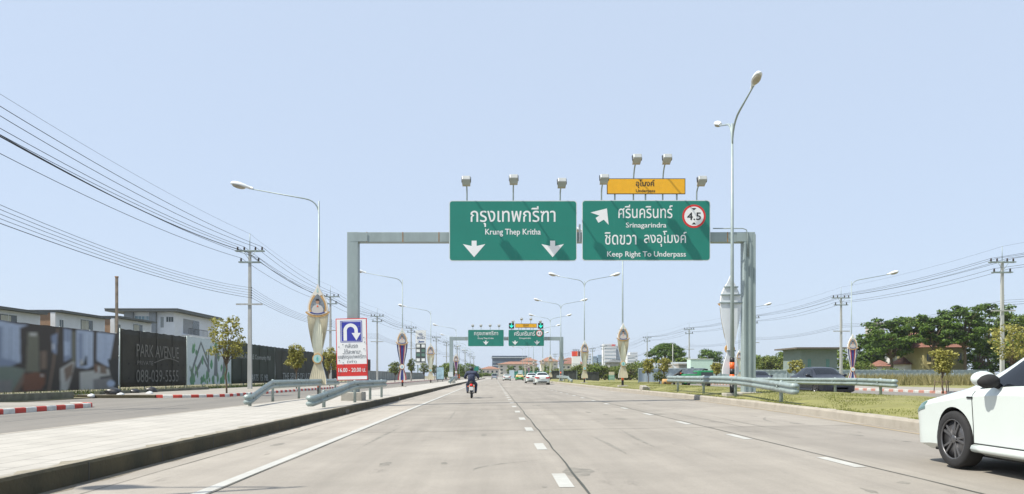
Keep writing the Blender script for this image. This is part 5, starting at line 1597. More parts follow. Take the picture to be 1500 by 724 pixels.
for x in (-4, -1.5, 1, 4): m_.tube([(x * ks, .5, PZ(514.8, 250)), (x * ks, .5, PZ(512.6, 250))], .06, 5); m_.box(x * ks - .25, x * ks + .25, .2, .8, PZ(512.8, 250), PZ(512.2, 250))
m_.build('lamp', DARKM, t)
# small green and cream sign behind the median
t = thing('info_sign', 'small cream and green sign at the end of the bushes left of the cream banner', 'sign', (PX(896, 120), 120, .2))
m_ = MB(); m_.box(-.45, .45, 0, .12, .3, 1.05); m_.build('green_panel', mat('info_green', (.04, .26, .14), .6), t)
m_ = MB(); m_.box(-.40, .40, -.012, -.002, .86, .94); m_.box(-.40, .40, -.012, -.002, .6, .66); m_.box(-.40, .40, -.012, -.002, .4, .46); m_.build('lettering_bands', WHITE, t)
m_ = MB(); m_.box(-.42, .42, 0, .12, 1.06, 1.55); m_.build('cream_panel', mat('info_cream', (.55, .50, .36), .6), t)
m_ = MB(); m_.box(-.4, -.34, .03, .09, -.3, .3); m_.box(.34, .4, .03, .09, -.3, .3); m_.build('leg', STEEL, t)
# green overhead sign far away on the left
t = thing('roadside_sign', 'tiny green road sign behind the motorcyclist', 'road sign', (PX(697.5, 270), 270, 0))
m_ = MB(); m_.box(-.85, .85, 0, .1, PZ(543.2, 270), PZ(536.6, 270)); m_.build('face', GREEN, t)
m_ = MB(); m_.box(-.07, .07, .1, .2, -.3, PZ(537, 270)); m_.build('post', STEELP, t)

# ------------------------------------------------------------------ trees, bushes, grass
def leaves_mesh(name, clumps, n_total, size, m, parent, seed, flat=.5):
    """clumps: (cx, cy, cz, rx, ry, rz, weight)"""
    g = np.random.default_rng(seed)
    cl = np.array(clumps, float)
    w_ = cl[:, 6] / cl[:, 6].sum()
    idx = g.choice(len(cl), n_total, p=w_)
    d = g.normal(size=(n_total, 3)); d /= np.linalg.norm(d, axis=1)[:, None]
    r_ = g.random(n_total) ** .45
    c = cl[idx, :3] + d * cl[idx, 3:6] * r_[:, None] + g.normal(size=(n_total, 3)) * size * .4
    nrm = d * flat + g.normal(size=(n_total, 3)) * .5 + np.array([0, 0, .75])
    nrm /= np.linalg.norm(nrm, axis=1)[:, None]
    a = np.cross(nrm, g.normal(size=(n_total, 3))); a /= np.linalg.norm(a, axis=1)[:, None]
    b = np.cross(nrm, a)
    s_ = size * (.6 + .8 * g.random(n_total))[:, None]
    l_, h_ = a * s_, b * s_ * .55
    v_ = np.empty((n_total, 4, 3))
    v_[:, 0] = c - l_; v_[:, 1] = c + h_ - l_ * .1 + nrm * s_ * .12; v_[:, 2] = c + l_; v_[:, 3] = c - h_ - l_ * .1 + nrm * s_ * .12
    me = bpy.data.meshes.new(name)
    me.vertices.add(n_total * 4); me.vertices.foreach_set('co', v_.reshape(-1))
    me.loops.add(n_total * 4); me.loops.foreach_set('vertex_index', np.arange(n_total * 4, dtype=np.int32))
    me.polygons.add(n_total); me.polygons.foreach_set('loop_start', np.arange(0, n_total * 4, 4, dtype=np.int32))
    me.materials.append(m)
    me.update(calc_edges=True); me.validate()
    o = bpy.data.objects.new(name, me); COL.objects.link(o)
    if parent: o.parent = parent
    return o

def limb(m_, p0, p1, r0, r1, seed, n=5):
    g = random.Random(seed)
    p0, p1 = Vector(p0), Vector(p1)
    L = (p1 - p0).length
    pts, rs = [], []
    for i in range(n + 1):
        a = i / n
        q = p0.lerp(p1, a)
        if 0 < i < n: q += Vector((g.uniform(-1, 1), g.uniform(-1, 1), g.uniform(-.5, .5))) * L * .05
        pts.append(q); rs.append(r0 + (r1 - r0) * a)
    m_.tube(pts, rs, 7)
    return pts

def tree(label, x, y, z, H, trunk_h, rx, rz, n_cl, n_leaf, size, m, seed, group=None, tr=.2, cat='tree', name='tree', flat_top=.5, clump=.35, bottom=None, ry=None, hollow=.55, vflat=.62):
    """crown centre at trunk_h + ..., irregular clumps on the ends of limbs"""
    g = random.Random(seed)
    t = thing(name, label, cat, (x, y, z), 0, group)
    m_ = MB()
    base = bottom if bottom is not None else trunk_h
    cz = base + (H - base) * .5
    hz = (H - base) / 2
    ry = ry or rx
    top = limb(m_, (0, 0, -.15), (g.uniform(-.05, .05) * H, g.uniform(-.03, .03) * H, trunk_h), tr, tr * .7, seed)
    fork = top[-1]
    clumps = []
    for i in range(n_cl):
        a = i * 2.4 + g.uniform(-.4, .4)
        u_ = -0.85 + 1.75 * (i + .5) / n_cl
        u_ = max(-.9, min(.92, u_))
        s_ = math.sqrt(1 - u_ * u_) ** flat_top * g.uniform(hollow, 1.0)
        c = Vector((fork.x * .5 + rx * (1 - clump * .7) * s_ * math.cos(a), ry * (1 - clump * .7) * s_ * math.sin(a), cz + hz * (1 - clump * .5) * u_))
        k = g.uniform(.6, 1.15)
        clumps.append((c.x, c.y, c.z, rx * clump * k, ry * clump * k, hz * clump * k * vflat, k * k))
        if i % max(1, n_cl // 14) == 0:
            mid = fork.lerp(c, .5) + Vector((0, 0, (c.z - fork.z) * .12))
            limb(m_, fork - Vector((0, 0, .2 * trunk_h * g.random())), mid, tr * .42, tr * .24, seed + i, 3)
            limb(m_, mid, c, tr * .24, tr * .06, seed + i + 50, 3)
    if trunk_h < H * .9: limb(m_, fork, (fork.x * .6, 0, cz + hz * .5), tr * .65, tr * .1, seed + 99)
    m_.build('trunk', TRUNK, t)
    leaves_mesh('crown', clumps, n_leaf, size, m, t, seed)
    return t
def bush(label, x, y, z, H, rx, n_leaf, size, m, seed, group=None, n_cl=16, cat='bush', name='bush'):
    return tree(label, x, y, z, H, H * .3, rx, H / 2, n_cl, n_leaf, size, m, seed, group, tr=.06 * H, cat=cat, name=name, bottom=0, clump=.42)

# young trees on the footpath of the service road
tree('young olive green tree in front of the printed white hoarding', -15.0, 43.3, .16, 4.5, 1.75, 1.25, 1.3, 48, 1500, .085, LEAFY, 11, 'young street trees on the left', .055, clump=.26, hollow=.3)
tree('young tree in front of the dark hoarding above the rear guardrail', -15.0, 58.6, .16, 3.5, 1.35, .95, 1, 36, 1800, .085, LEAFY, 12, 'young street trees on the left', .05, clump=.30, hollow=.25)
tree('young tree between the large cream banner and the U-turn board', -15.3, 72, .16, 3.9, 1.2, .95, 1, 30, 1400, .09, LEAFY, 13, 'young street trees on the left', .05, clump=.32, hollow=.25)
for x, y, H, r_, lab in ((PX(578, 116), 116, 3.2, 1.5, 'young tree just left of the tricolour banner'), (PX(602, 140), 140, 4.3, .95, 'slim upright young tree just right of the tricolour banner'), (PX(622, 165), 165, 3.9, 1.5, 'young tree under the tall tenant sign tower'), (PX(637, 190), 190, 3.9, 1.3, 'young tree right of the smaller cream banner')):
    tree(lab, x, y, .16, H, H * .35, r_, 1, 24, 900, .13, LEAFG, int(y), 'young street trees on the left', .06, clump=.35, hollow=.3)
# green mass behind the left pavement
for i, (px, Y, py, r_, lab) in enumerate(((661, 215, 529, 3.6, 'rounded green tree left of the far gantry column'), (683, 250, 530, 3.4, 'rounded green tree behind the motorcyclist'), (652, 230, 533, 3.0, 'low green tree behind the poster panel'), (697, 300, 535, 3.5, 'dark green tree behind the tiny green road sign'), (672, 300, 534, 3.8, 'green tree between the far gantry column and the pole row'), (710, 330, 546, 3.2, 'low dark green tree left of the road end'))):
    tree(lab, PX(px, Y), Y, 0, PZ(py, Y), PZ(py, Y) * .35, r_, 2, 20, 1100, .3, LEAFM, 300 + i, 'trees beyond the left pavement', .18, bottom=.2)
for i, (px, Y, py, r_, lab) in enumerate(((748.5, 430, 534.5, 2.6, 'bushy tree in front of the long orange roofed house'), (766, 420, 535.5, 3.4, 'round tree in front of the orange roofed house behind the taxi'), (803, 400, 534, 3.5, 'dark tree behind the far median banners'), (723, 330, 547, 1.6, 'small tree behind the pickup far ahead'), (783, 400, 536, 3.2, 'tree behind the white sedan in front'))):
    tree(lab, PX(px, Y), Y, -.2, PZ(py, Y) + .2, 1.5, r_, 2, 18, 900, .4, LEAFM, 340 + i, 'trees before the orange roofed houses', .2, bottom=.5)
# bushes along the right behind the median
bl = [(812, 160, 543, 3.0), (822, 170, 540, 3.2), (832, 165, 542, 2.6), (840, 175, 541, 3.0), (851, 160, 534, 2.6), (860, 170, 531, 3.2), (868, 165, 535, 2.6), (877, 175, 531, 3.0), (886, 165, 536, 2.6), (906, 170, 535, 3.0), (916, 165, 541, 2.2), (924, 160, 530, 3.6), (934, 170, 529, 3.6), (944, 175, 527, 3.4), (898, 180, 536, 2.8), (955, 180, 535, 3)]
for i, (px, Y, py, r_) in enumerate(bl):
    bush('green bush in the tangled row behind the right median', PX(px, Y), Y, .1, PZ(py, Y), r_, 1000, .22, LEAFG if i % 3 else LEAFM, 400 + i, 'bushes behind the right median')
# umbrella shaped rain tree
t = thing('rain_tree', 'large dark umbrella shaped rain tree behind the grey fence', 'tree', (PX(976, 200), 200, .2))
m_ = MB()
limb(m_, (0, 0, -.2), (.2, 0, 3.4), .5, .4, 5)
clumps = []
g = random.Random(21)
for i in range(46):
    a = i * 2.4; s_ = math.sqrt((i + .5) / 46)
    x, y = 4.75 * s_ * math.cos(a), 4.5 * s_ * math.sin(a)
    z = 8.9 - 2.9 * s_ ** 2.3 + g.uniform(-.4, .3)
    clumps.append((x, y, z, 1.15, 1.15, .62, 1))
    if i % 3 == 1:
        mid = Vector((x * .4, y * .4, 3.4 + (z - 3.4) * .6))
        limb(m_, (.2, 0, 3.2), mid, .22, .14, i, 3); limb(m_, mid, (x, y, z - .3), .14, .04, i + 9, 3)
for i in range(16):
    a = i * 2.4; clumps.append((4.3 * math.cos(a) * g.uniform(.6, 1), 4.2 * math.sin(a), g.uniform(4.2, 5.6), 1.0, 1.0, .6, .7))
m_.build('trunk', TRUNK, t)
leaves_mesh('crown', clumps, 9500, .22, LEAFD, t, 77)
tree('dark round tree behind the low white workshop', PX(1038, 215), 215, .2, PZ(511.5, 215), 3, 4.2, 2, 26, 2600, .28, LEAFD, 78, None, .3)
tree('green tree just right of the rain tree behind the utility pole', PX(1000, 190), 190, .2, PZ(522, 190), 2, 2.6, 2, 20, 1600, .25, LEAFM, 79, None, .2, bottom=.6)
for i, (px, Y, py, r_, mm, lab) in enumerate(((1118, 175, 519, 4.0, LEAFM, 'green tree right behind the near gantry right column'), (1135, 165, 520, 4.2, LEAFG, 'wide olive tree between gantry column and grey hut'), (1152, 180, 514, 4.0, LEAFM, 'dark green tree left of the grey hut'), (1164, 185, 511, 4.2, LEAFM, 'tree rising behind the roof of the grey hut'), (1108, 200, 523, 3.2, LEAFM, 'small tree half behind the near gantry right column'), (1240, 190, 508, 4.5, LEAFM, 'tree behind the tricolour banner across the road'), (1090, 200, 528, 2.6, LEAFM, 'low tree seen between the pole and the gantry column'))):
    tree(lab, PX(px, Y), Y, .1, PZ(py, Y), PZ(py, Y) * .3, r_, 2, 26, 2600, .26, mm, 500 + i, 'trees left of the yellow house', .22, bottom=.4)
tree('yellow green young tree beside the grey hut behind the dark car', PX(1166, 112), 112, .25, 3.3, 1.0, 1.5, 1, 22, 1300, .13, LEAFY, 520, 'young trees on the right', .06, clump=.33, hollow=.3)
for x, y, H, r_, lab, s_ in ((PX(950.5, 88), 88, 2.9, .85, 'slim yellow green young tree left in front of the blue grey fence', 521), (PX(974, 88), 88, 3.0, .85, 'second yellow green young tree in front of the blue grey fence', 522), (PX(1048, 90), 90, 2.5, .8, 'bright young tree right of the green machine', 523), (24.9 + .6, 43.8, 2.45, .82, 'young tree with support stakes on the pavement left of the white car', 524), (PX(1482, 46), 46, 4.1, 1.5, 'olive young tree behind the bonnet of the white car', 525)):
    tree(lab, x, y, .3, H, H * .36, r_, 1, 34, 1700 if y < 60 else 1000, .075 if y < 60 else .11, LEAFY, s_, 'young trees on the right', .05, clump=.3, hollow=.3)
bush('low dark bush at the foot of the second young tree by the fence', PX(966, 90), 90, .35, 1.3, .9, 500, .12, LEAFG, 526)
# stakes round the young tree
t = thing('tree_stakes', 'wooden stakes round the young tree left of the white car', 'stakes', (25.5, 43.8, .25))
for a in range(3):
    m_ = MB(); q = 2.1 * a + .4; m_.tube([(.45 * math.cos(q), .45 * math.sin(q), 0), (.4 * math.cos(q), .4 * math.sin(q), .65)], .025, 5); m_.build('stake', TRUNK, t)
m_ = MB(); m_.tube([(.42 * math.cos(a), .42 * math.sin(a), .55) for a in np.linspace(0, 6.28, 9)], .02, 5); m_.build('crossbar', TRUNK, t)
# tall trees right
big = [(1278, 158, 484, 4.6, 3.4, LEAFD, 'broad dark tree at the left end of the tall tree group', .5), (1308, 140, 461, 6.4, 4.6, LEAFD, 'large spreading tree left of the orange gable', .8), (1337, 143, 461, 4.4, 6.5, LEAFM, 'tall tree in front of the orange gable', .8), (1371, 131, 457, 4.6, 6.6, LEAFD, 'tall tree shading the yellow house', .85),
 (1418, 129, 441, 5.6, 6.4, LEAFD, 'tallest tree just left of the utility pole', .75), (1452, 150, 441, 6.2, 6.0, LEAFD, 'tall dark tree just behind the utility pole', .5), (1492, 140, 450, 5.6, 5.0, LEAFM, 'tall tree at the right edge of the picture', .6), (1436, 131, 497, 3.4, 2.0, LEAFD, 'dark low tree filling the gap beside the utility pole', .2), (1475, 132, 500, 4.0, 2, LEAFD, 'dark low tree behind the white car window', .2), (1540, 140, 445, 6.0, 5.0, LEAFD, 'tall tree beyond the right edge', .7),
 (1290, 175, 497, 5, 3, LEAFD, 'dark tree behind the brown roofed cottage', .3), (1345, 172, 480, 6, 4, LEAFD, 'dark tree rising behind the orange gable', .3), (1392, 168, 468, 6.5, 4, LEAFM, 'dark tree behind the yellow house', .3)]
for i, (px, Y, py, r_, th, mm, lab, bt_) in enumerate(big):
    H = PZ(py, Y) - .2
    tree(lab, PX(px, Y), Y, .2, H, th, r_, 2, 40 if H > 9 else 24, 6500 if H > 9 else 2600, .24, mm, 600 + i, 'tall trees on the right', .30, bottom=th * bt_, clump=.25, hollow=.25, flat_top=.45, vflat=.42)
for i, (px, Y, py, r_, lab) in enumerate(((1306, 128, 541, 2.3, 'low bush above the fence left of the yellow house'), (1262, 150, 530, 3.6, 'low tree left of the brown roofed cottage'), (1255, 165, 520, 4, 'green tree right of the tricolour banner'))):
    bush(lab, PX(px, Y), Y, .2, PZ(py, Y), r_, 1500, .2, LEAFM, 650 + i, None)

# grass blades: mown median turf, dry weeds before the long fence, weeds under the hoarding
def blades(name, pts, size, wdt, m, seed):
    g = np.random.default_rng(seed)
    pts = np.array(pts); n_ = len(pts)
    a = g.random(n_) * 6.283
    h = size * (.5 + g.random(n_))
    sx = np.stack([np.cos(a), np.sin(a), 0 * a], 1) * wdt
    lean = np.stack([g.normal(size=n_), g.normal(size=n_), 0 * a], 1) * .35
    tip = pts + (lean + np.array([0, 0, 1.])) * h[:, None]
    v_ = np.empty((n_, 3, 3)); v_[:, 0] = pts - sx; v_[:, 1] = pts + sx; v_[:, 2] = tip
    me = bpy.data.meshes.new(name)
    me.vertices.add(n_ * 3); me.vertices.foreach_set('co', v_.reshape(-1))
    me.loops.add(n_ * 3); me.loops.foreach_set('vertex_index', np.arange(n_ * 3, dtype=np.int32))
    me.polygons.add(n_); me.polygons.foreach_set('loop_start', np.arange(0, n_ * 3, 3, dtype=np.int32))
    me.materials.append(m); me.update(calc_edges=True)
    o = bpy.data.objects.new(name, me); COL.objects.link(o); o['kind'] = 'stuff'
    return o
g = np.random.default_rng(3)
pts = []
for k in range(60000):
    y = 9 + (g.random() ** 1.6) * 70
    dx = .05 + g.random() * 6.4
    x = kr(y) + .22 + dx
    if math.sin(x * 1.7 + 2 * math.sin(y * .45)) * math.sin(y * .8 + x) > .55: continue
    pts.append((x, y, medz(x, y) - .005))
for k in range(9000):
    y = 9 + (g.random() ** 1.5) * 60
    if math.sin(y * 1.9) + math.sin(y * .63 + 1) < -.5: continue
    x = kr(y) + .10 + abs(g.normal()) * .09
    pts.append((x, y, .332))
blades('median_grass', pts, .034, .010, BLADE, 4)
pts = [(34.5 + g.random() * 45, 72 + g.random() * 47, .2) for k in range(16000)]
pts = [p for p in pts if p[0] / p[1] > .42]
blades('dry_weeds', pts, .95, .045, DRYG, 5)
pts = [(-23.9 + g.random() * 2.6, 25 + g.random() * 60, .05) for k in range(5000)]
blades('hoarding_weeds', pts, .28, .03, LEAFG, 6)

# broken lump of concrete on the median
m_ = MB()
m_.obox((0, 0, .12), (.42, .3, .24), Matrix.Rotation(.5, 3, 'Z') @ Matrix.Rotation(.3, 3, 'X')); m_.obox((.3, .1, .07), (.2, .2, .14), Matrix.Rotation(1.1, 3, 'Y'))
o = m_.build('rubble_lump', BASEC, None, .03, (PX(943, 44), 44, medz(PX(943, 44), 44)))
tag(o, 'broken lump of concrete lying on the median grass', 'rubble')

# ------------------------------------------------------------------ green machine and small roller on the median
def wheel_parts(parent, x, y, z, r, w, rim, side=1, spokes=5, rmat=None, name='wheel'):
    wv = MB()
    wv.lathe([(r * .70, -w * .46), (r * .76, -w * .5), (r * .92, -w * .49), (r * .975, -w * .44), (r * .995, -w * .37), (r, -w * .3), (r, 0), (r, w * .3), (r * .995, w * .37), (r * .975, w * .44), (r * .92, w * .49), (r * .76, w * .5), (r * .70, w * .46)], (0, 0, 0), 'x', 28, True)
    o = wv.build(name, BLACK, parent, 0, (x, y, z))
    q = MB()
    q.lathe([(r * .715, -w * .46), (r * .735, w * .47 * side), (r * .68, w * .47 * side), (r * .66, -w * .35)], (0, 0, 0), 'x', 28, True)
    q.lathe([(.01, -w * .3), (r * .69, -w * .3), (r * .69, -w * .26), (.01, -w * .26)], (0, 0, 0), 'x', 24, True)
    q.build('rim', rmat or ALLOY, o)
    q = MB()
    for k in range(spokes):
        a = 2 * math.pi * k / spokes + .3
        for off in (-.16, .16):
            M = Matrix.Rotation(a + off, 3, 'X')
            c = M @ Vector((0, 0, r * .39))
            q.obox((side * w * .34 , c.y, c.z), (w * .12, r * .085, r * .62), Matrix.Rotation(a + off * 1.25, 3, 'X'))
    q.lathe([(.01, 0), (r * .16, 0), (r * .14, side * w * .08), (.01, side * w * .1)], (side * w * .34, 0, 0), 'x', 14)
    q.build('spokes', rmat or ALLOY, o, .004)
    return o
t = thing('green_machine', 'green construction machine with dark windowed cab behind the guardrail', 'machine', (PX(1022, 62), 62, .2)); t.scale = (.9, .9, .9)
MG = mat('machine_green', (.025, .24, .09), .5, var=.1)
k6 = 62 / F
m_ = MB(); m_.box(-.15, 1.25, -.6, 1.0, .35, 1.5); m_.build('cab', MG, t, .06)
m_ = MB(); m_.box(.15, 1.18, -.64, -.6, .75, 1.36); m_.build('window', GLASSW, t)
m_ = MB(); m_.box(-.19, -.15, -.45, .8, .75, 1.4); m_.build('window', GLASSW, t)
m_ = MB(); m_.box(-1.25, -.17, -.5, .9, .35, 1.2); m_.build('engine_cover', MG, t, .05)
m_ = MB(); m_.box(-2.05, -1.26, -.3, .7, .5, 1.0); m_.build('chassis', DARKM, t)
m_ = MB(); m_.tube([(.5, .2, 1.5), (.6, .2, 1.62), (.95, .2, 1.6)], .07, 8); m_.build('exhaust', DARKM, t)
for x in (-1.0, .8):
    for y in (-.55, .95): wheel_parts(t, x, y, .35, .35, .22, 0, 1, 5, DARKM)
t = thing('small_roller', 'small machine with tan drum and black lifting arm left of the green one', 'machine', (PX(981, 63), 63, .35)); t.scale = (.8, .8, .8)
m_ = MB(); m_.lathe([(.01, -.45), (.24, -.45), (.28, -.4), (.28, .4), (.24, .45), (.01, .45)], (-.3, 0, .38), 'x', 20); m_.build('drum', mat('drum_tan', (.46, .28, .11), .7, var=.2), t)
m_ = MB(); m_.tube([(.32, 0, .3), (.4, 0, .95), (.85, 0, 1.25), (1.25, 0, 1.55)], [.13, .12, .11, .08], 8); m_.build('arm', DARKM, t)
m_ = MB(); m_.box(.8, 1.35, -.3, .3, .8, 1.3); m_.build('body', BLACK, t, .05)
m_ = MB(); m_.box(1.0, 1.12, -.34, -.3, 1.2, 1.32); m_.build('lamp', ORANGE, t)
for x in (-.55, .4):
    wheel_parts(t, x, -.2, .2, .2, .14, 0, 1, 5, DARKM)
for px, Y, pt, pb, lab in ((958.5, 110, 530, 545, 'short pale post behind the grey fence'), (967, 112, 527, 545, 'leaning pale post behind the grey fence'), (985.5, 112, 503, 545, 'slim pale lamp pole behind the grey fence before the rain tree')):
    t = thing('pale_post', lab, 'post', (PX(px, Y), Y, .2))
    m_ = MB(); m_.tube([(0, 0, -.3), (.15 if 'leaning' in lab else 0, 0, PZ(pt, Y) - .2)], [.08, .05], 8); m_.build('shaft', CONC, t)
    m_ = MB(); m_.box(-.1, .1, -.1, .1, PZ(pt, Y) - .2, PZ(pt, Y) - .12) if 'leaning' not in lab else m_.box(.06, .24, -.08, .08, PZ(pt, Y) - .2, PZ(pt, Y) - .13); m_.build('cap', STEEL, t)

# ------------------------------------------------------------------ cars
ST = [ # y, zlow, hw, z_mid, z_shoulder, z_top, hw_top
 (2.35, .24, .54, .42, .55, .59, .36), (2.30, .17, .73, .42, .62, .665, .46), (2.14, .15, .83, .43, .70, .75, .58), (1.86, .17, .855, .46, .765, .835, .66), (1.36, .17, .885, .50, .83, .92, .70), (1.14, .17, .888, .50, .865, .975, .71),
 (.98, .17, .888, .50, .88, 1.045, .69), (.50, .17, .89, .50, .90, 1.325, .61), (.22, .17, .89, .50, .905, 1.415, .59), (-.4, .17, .89, .50, .915, 1.455, .58), (-1.0, .17, .89, .50, .935, 1.43, .57), (-1.3, .17, .89, .50, .945, 1.37, .57),
 (-1.72, .18, .885, .50, .96, 1.17, .61), (-1.93, .2, .87, .52, .965, 1.075, .64), (-2.15, .23, .82, .53, .95, 1.05, .62), (-2.27, .27, .74, .55, .90, .99, .55), (-2.32, .34, .62, .56, .80, .86, .45)]
SY_ = np.array([s[0] for s in ST])
def car_ring(u):
    u = min(max(u, 0), len(ST) - 1)
    i = int(min(u, len(ST) - 2)); f = u - i
    def cr(k):
        p = [ST[max(0, min(len(ST) - 1, j))][k] for j in (i - 1, i, i + 1, i + 2)]
        return .5 * ((2 * p[1]) + (-p[0] + p[2]) * f + (2 * p[0] - 5 * p[1] + 4 * p[2] - p[3]) * f * f + (-p[0] + 3 * p[1] - 3 * p[2] + p[3]) * f ** 3)
    y, zl, hw, zm, zs, zt, ht = [cr(k) for k in range(7)]
    cab = max(0, min(1, (zt - zs - .12) / .2))
    q = [(0, zl), (hw * .80, zl), (hw * .965, zl + .07), (hw * .972, zl + .16), (hw * .978, zm), (hw * .992, zm + (zs - zm) * .55), (hw * 1.0, zs - .055), (hw * (.945 + .0 * cab), zs + .012),
         (ht + (hw * .92 - ht) * .5 * (1 - cab) + (hw * .93 - ht) * .47 * cab, zs + (zt - zs) * (.55)), (ht * 1.02, zt - .05 * cab - .02), (ht * .86, zt - .006), (ht * .5, zt + .012), (0, zt + .018)]
    return y, q
def car_pt(u, v, side=1, off=0.):
    y, q = car_ring(u)
    v = min(max(v, 0), len(q) - 1.0001)
    i = int(v); f = v - i
    x = q[i][0] + (q[i + 1][0] - q[i][0]) * f; z = q[i][1] + (q[i + 1][1] - q[i][1]) * f
    dx, dz = q[i + 1][0] - q[i][0], q[i + 1][1] - q[i][1]
    l_ = math.hypot(dx, dz) or 1
    nx, nz = dz / l_, -dx / l_
    ny = 0
    y2, q2 = car_ring(u + .1)
    zz = q2[i][1] + (q2[i + 1][1] - q2[i][1]) * f
    if off:
        e = 1e-3
        a = Vector((x, y, z)); y3, q3 = car_ring(u + .05)
        b_ = Vector((q3[i][0] + (q3[i + 1][0] - q3[i][0]) * f, y3, q3[i][1] + (q3[i + 1][1] - q3[i][1]) * f)) - a
        nn = b_.cross(Vector((dx, 0, dz)))
        if nn.length > 1e-9:
            nn.normalize()
            if nn.x * nx + nn.z * nz < 0: nn = -nn
            x, y, z = x + nn.x * off, y + nn.y * off, z + nn.z * off
    return (x * side, y, z)
def uy(y):   # station parameter from y
    return float(np.interp(-y, -SY_, np.arange(len(ST))))
def patch(u0, u1, v0, v1, side=1, off=.006, nu=10, nv=5, both=False, shape=None):
    """piece of the body surface lifted by off; both joins left and right across the centre line"""
    m_ = MB(); m_.smooth = True
    vs, fs = [], []
    cols = []
    rng_v = [v0 + (v1 - v0) * j / nv for j in range(nv + 1)]
    if both: cols = [(v, 1) for v in rng_v] + [(v, -1) for v in rng_v[::-1][1:]]
    else: cols = [(v, side) for v in rng_v]
    for i in range(nu + 1):
        for v, sd in cols:
            a = i / nu
            if shape:
                b_ = (v - v0) / (v1 - v0)
                uu = shape(a, b_)
            else: uu = u0 + (u1 - u0) * a
            vs.append(car_pt(uu, v, sd, off))
    w_ = len(cols)
    for i in range(nu):
        for j in range(w_ - 1): fs.append((i * w_ + j, i * w_ + j + 1, (i + 1) * w_ + j + 1, (i + 1) * w_ + j))
    m_.add(vs, fs)
    return m_
_body_cache = {}
def car_body():
    if 'b' in _body_cache: return _body_cache['b']
    m_ = MB(); m_.smooth = True
    N = 96
    y, q = car_ring(0); nr = len(q)
    fine = np.linspace(0, nr - 1, 2 * nr - 1)
    vs, fs = [], []
    for i in range(N + 1):
        u_ = (len(ST) - 1) * i / N
        half = [car_pt(u_, v, 1) for v in fine]
        ring = half + [(-x, y_, z) for x, y_, z in half[::-1][1:-1]]
        vs += ring
    w_ = 2 * len(fine) - 2
    for i in range(N):
        for k in range(w_): fs.append((i * w_ + k, i * w_ + (k + 1) % w_, (i + 1) * w_ + (k + 1) % w_, (i + 1) * w_ + k))
    fs += [tuple(range(w_))[::-1], tuple(N * w_ + k for k in range(w_))]
    m_.add(vs, fs)
    o = m_.build('body', [CARW, BLACK])
    bm = bmesh.new(); bm.from_mesh(o.data); bmesh.ops.recalc_face_normals(bm, faces=bm.faces); bm.to_mesh(o.data); bm.free()
    cut = MB()
    cut.m = 1
    for yy in (1.35, -1.35):
        for s_ in (-1, 1):
            prof = [(.365, .60 * s_), (.365, 1.2 * s_)]
            cut.lathe(prof, (0, yy, .33), 'x', 40)
    co = cut.build('cutter', [CARW, BLACK])
    bm = bmesh.new(); bm.from_mesh(co.data); bmesh.ops.recalc_face_normals(bm, faces=bm.faces); bm.to_mesh(co.data); bm.free()
    md = o.modifiers.new('arches', 'BOOLEAN'); md.operation = 'DIFFERENCE'; md.solver = 'EXACT'; md.object = co
    dg = bpy.context.evaluated_depsgraph_get()
    me = bpy.data.meshes.new_from_object(o.evaluated_get(dg))
    me.name = 'body'
    me.set_sharp_from_angle(angle=R(32))
    bpy.data.objects.remove(o); bpy.data.objects.remove(co)
    _body_cache['b'] = me
    return me
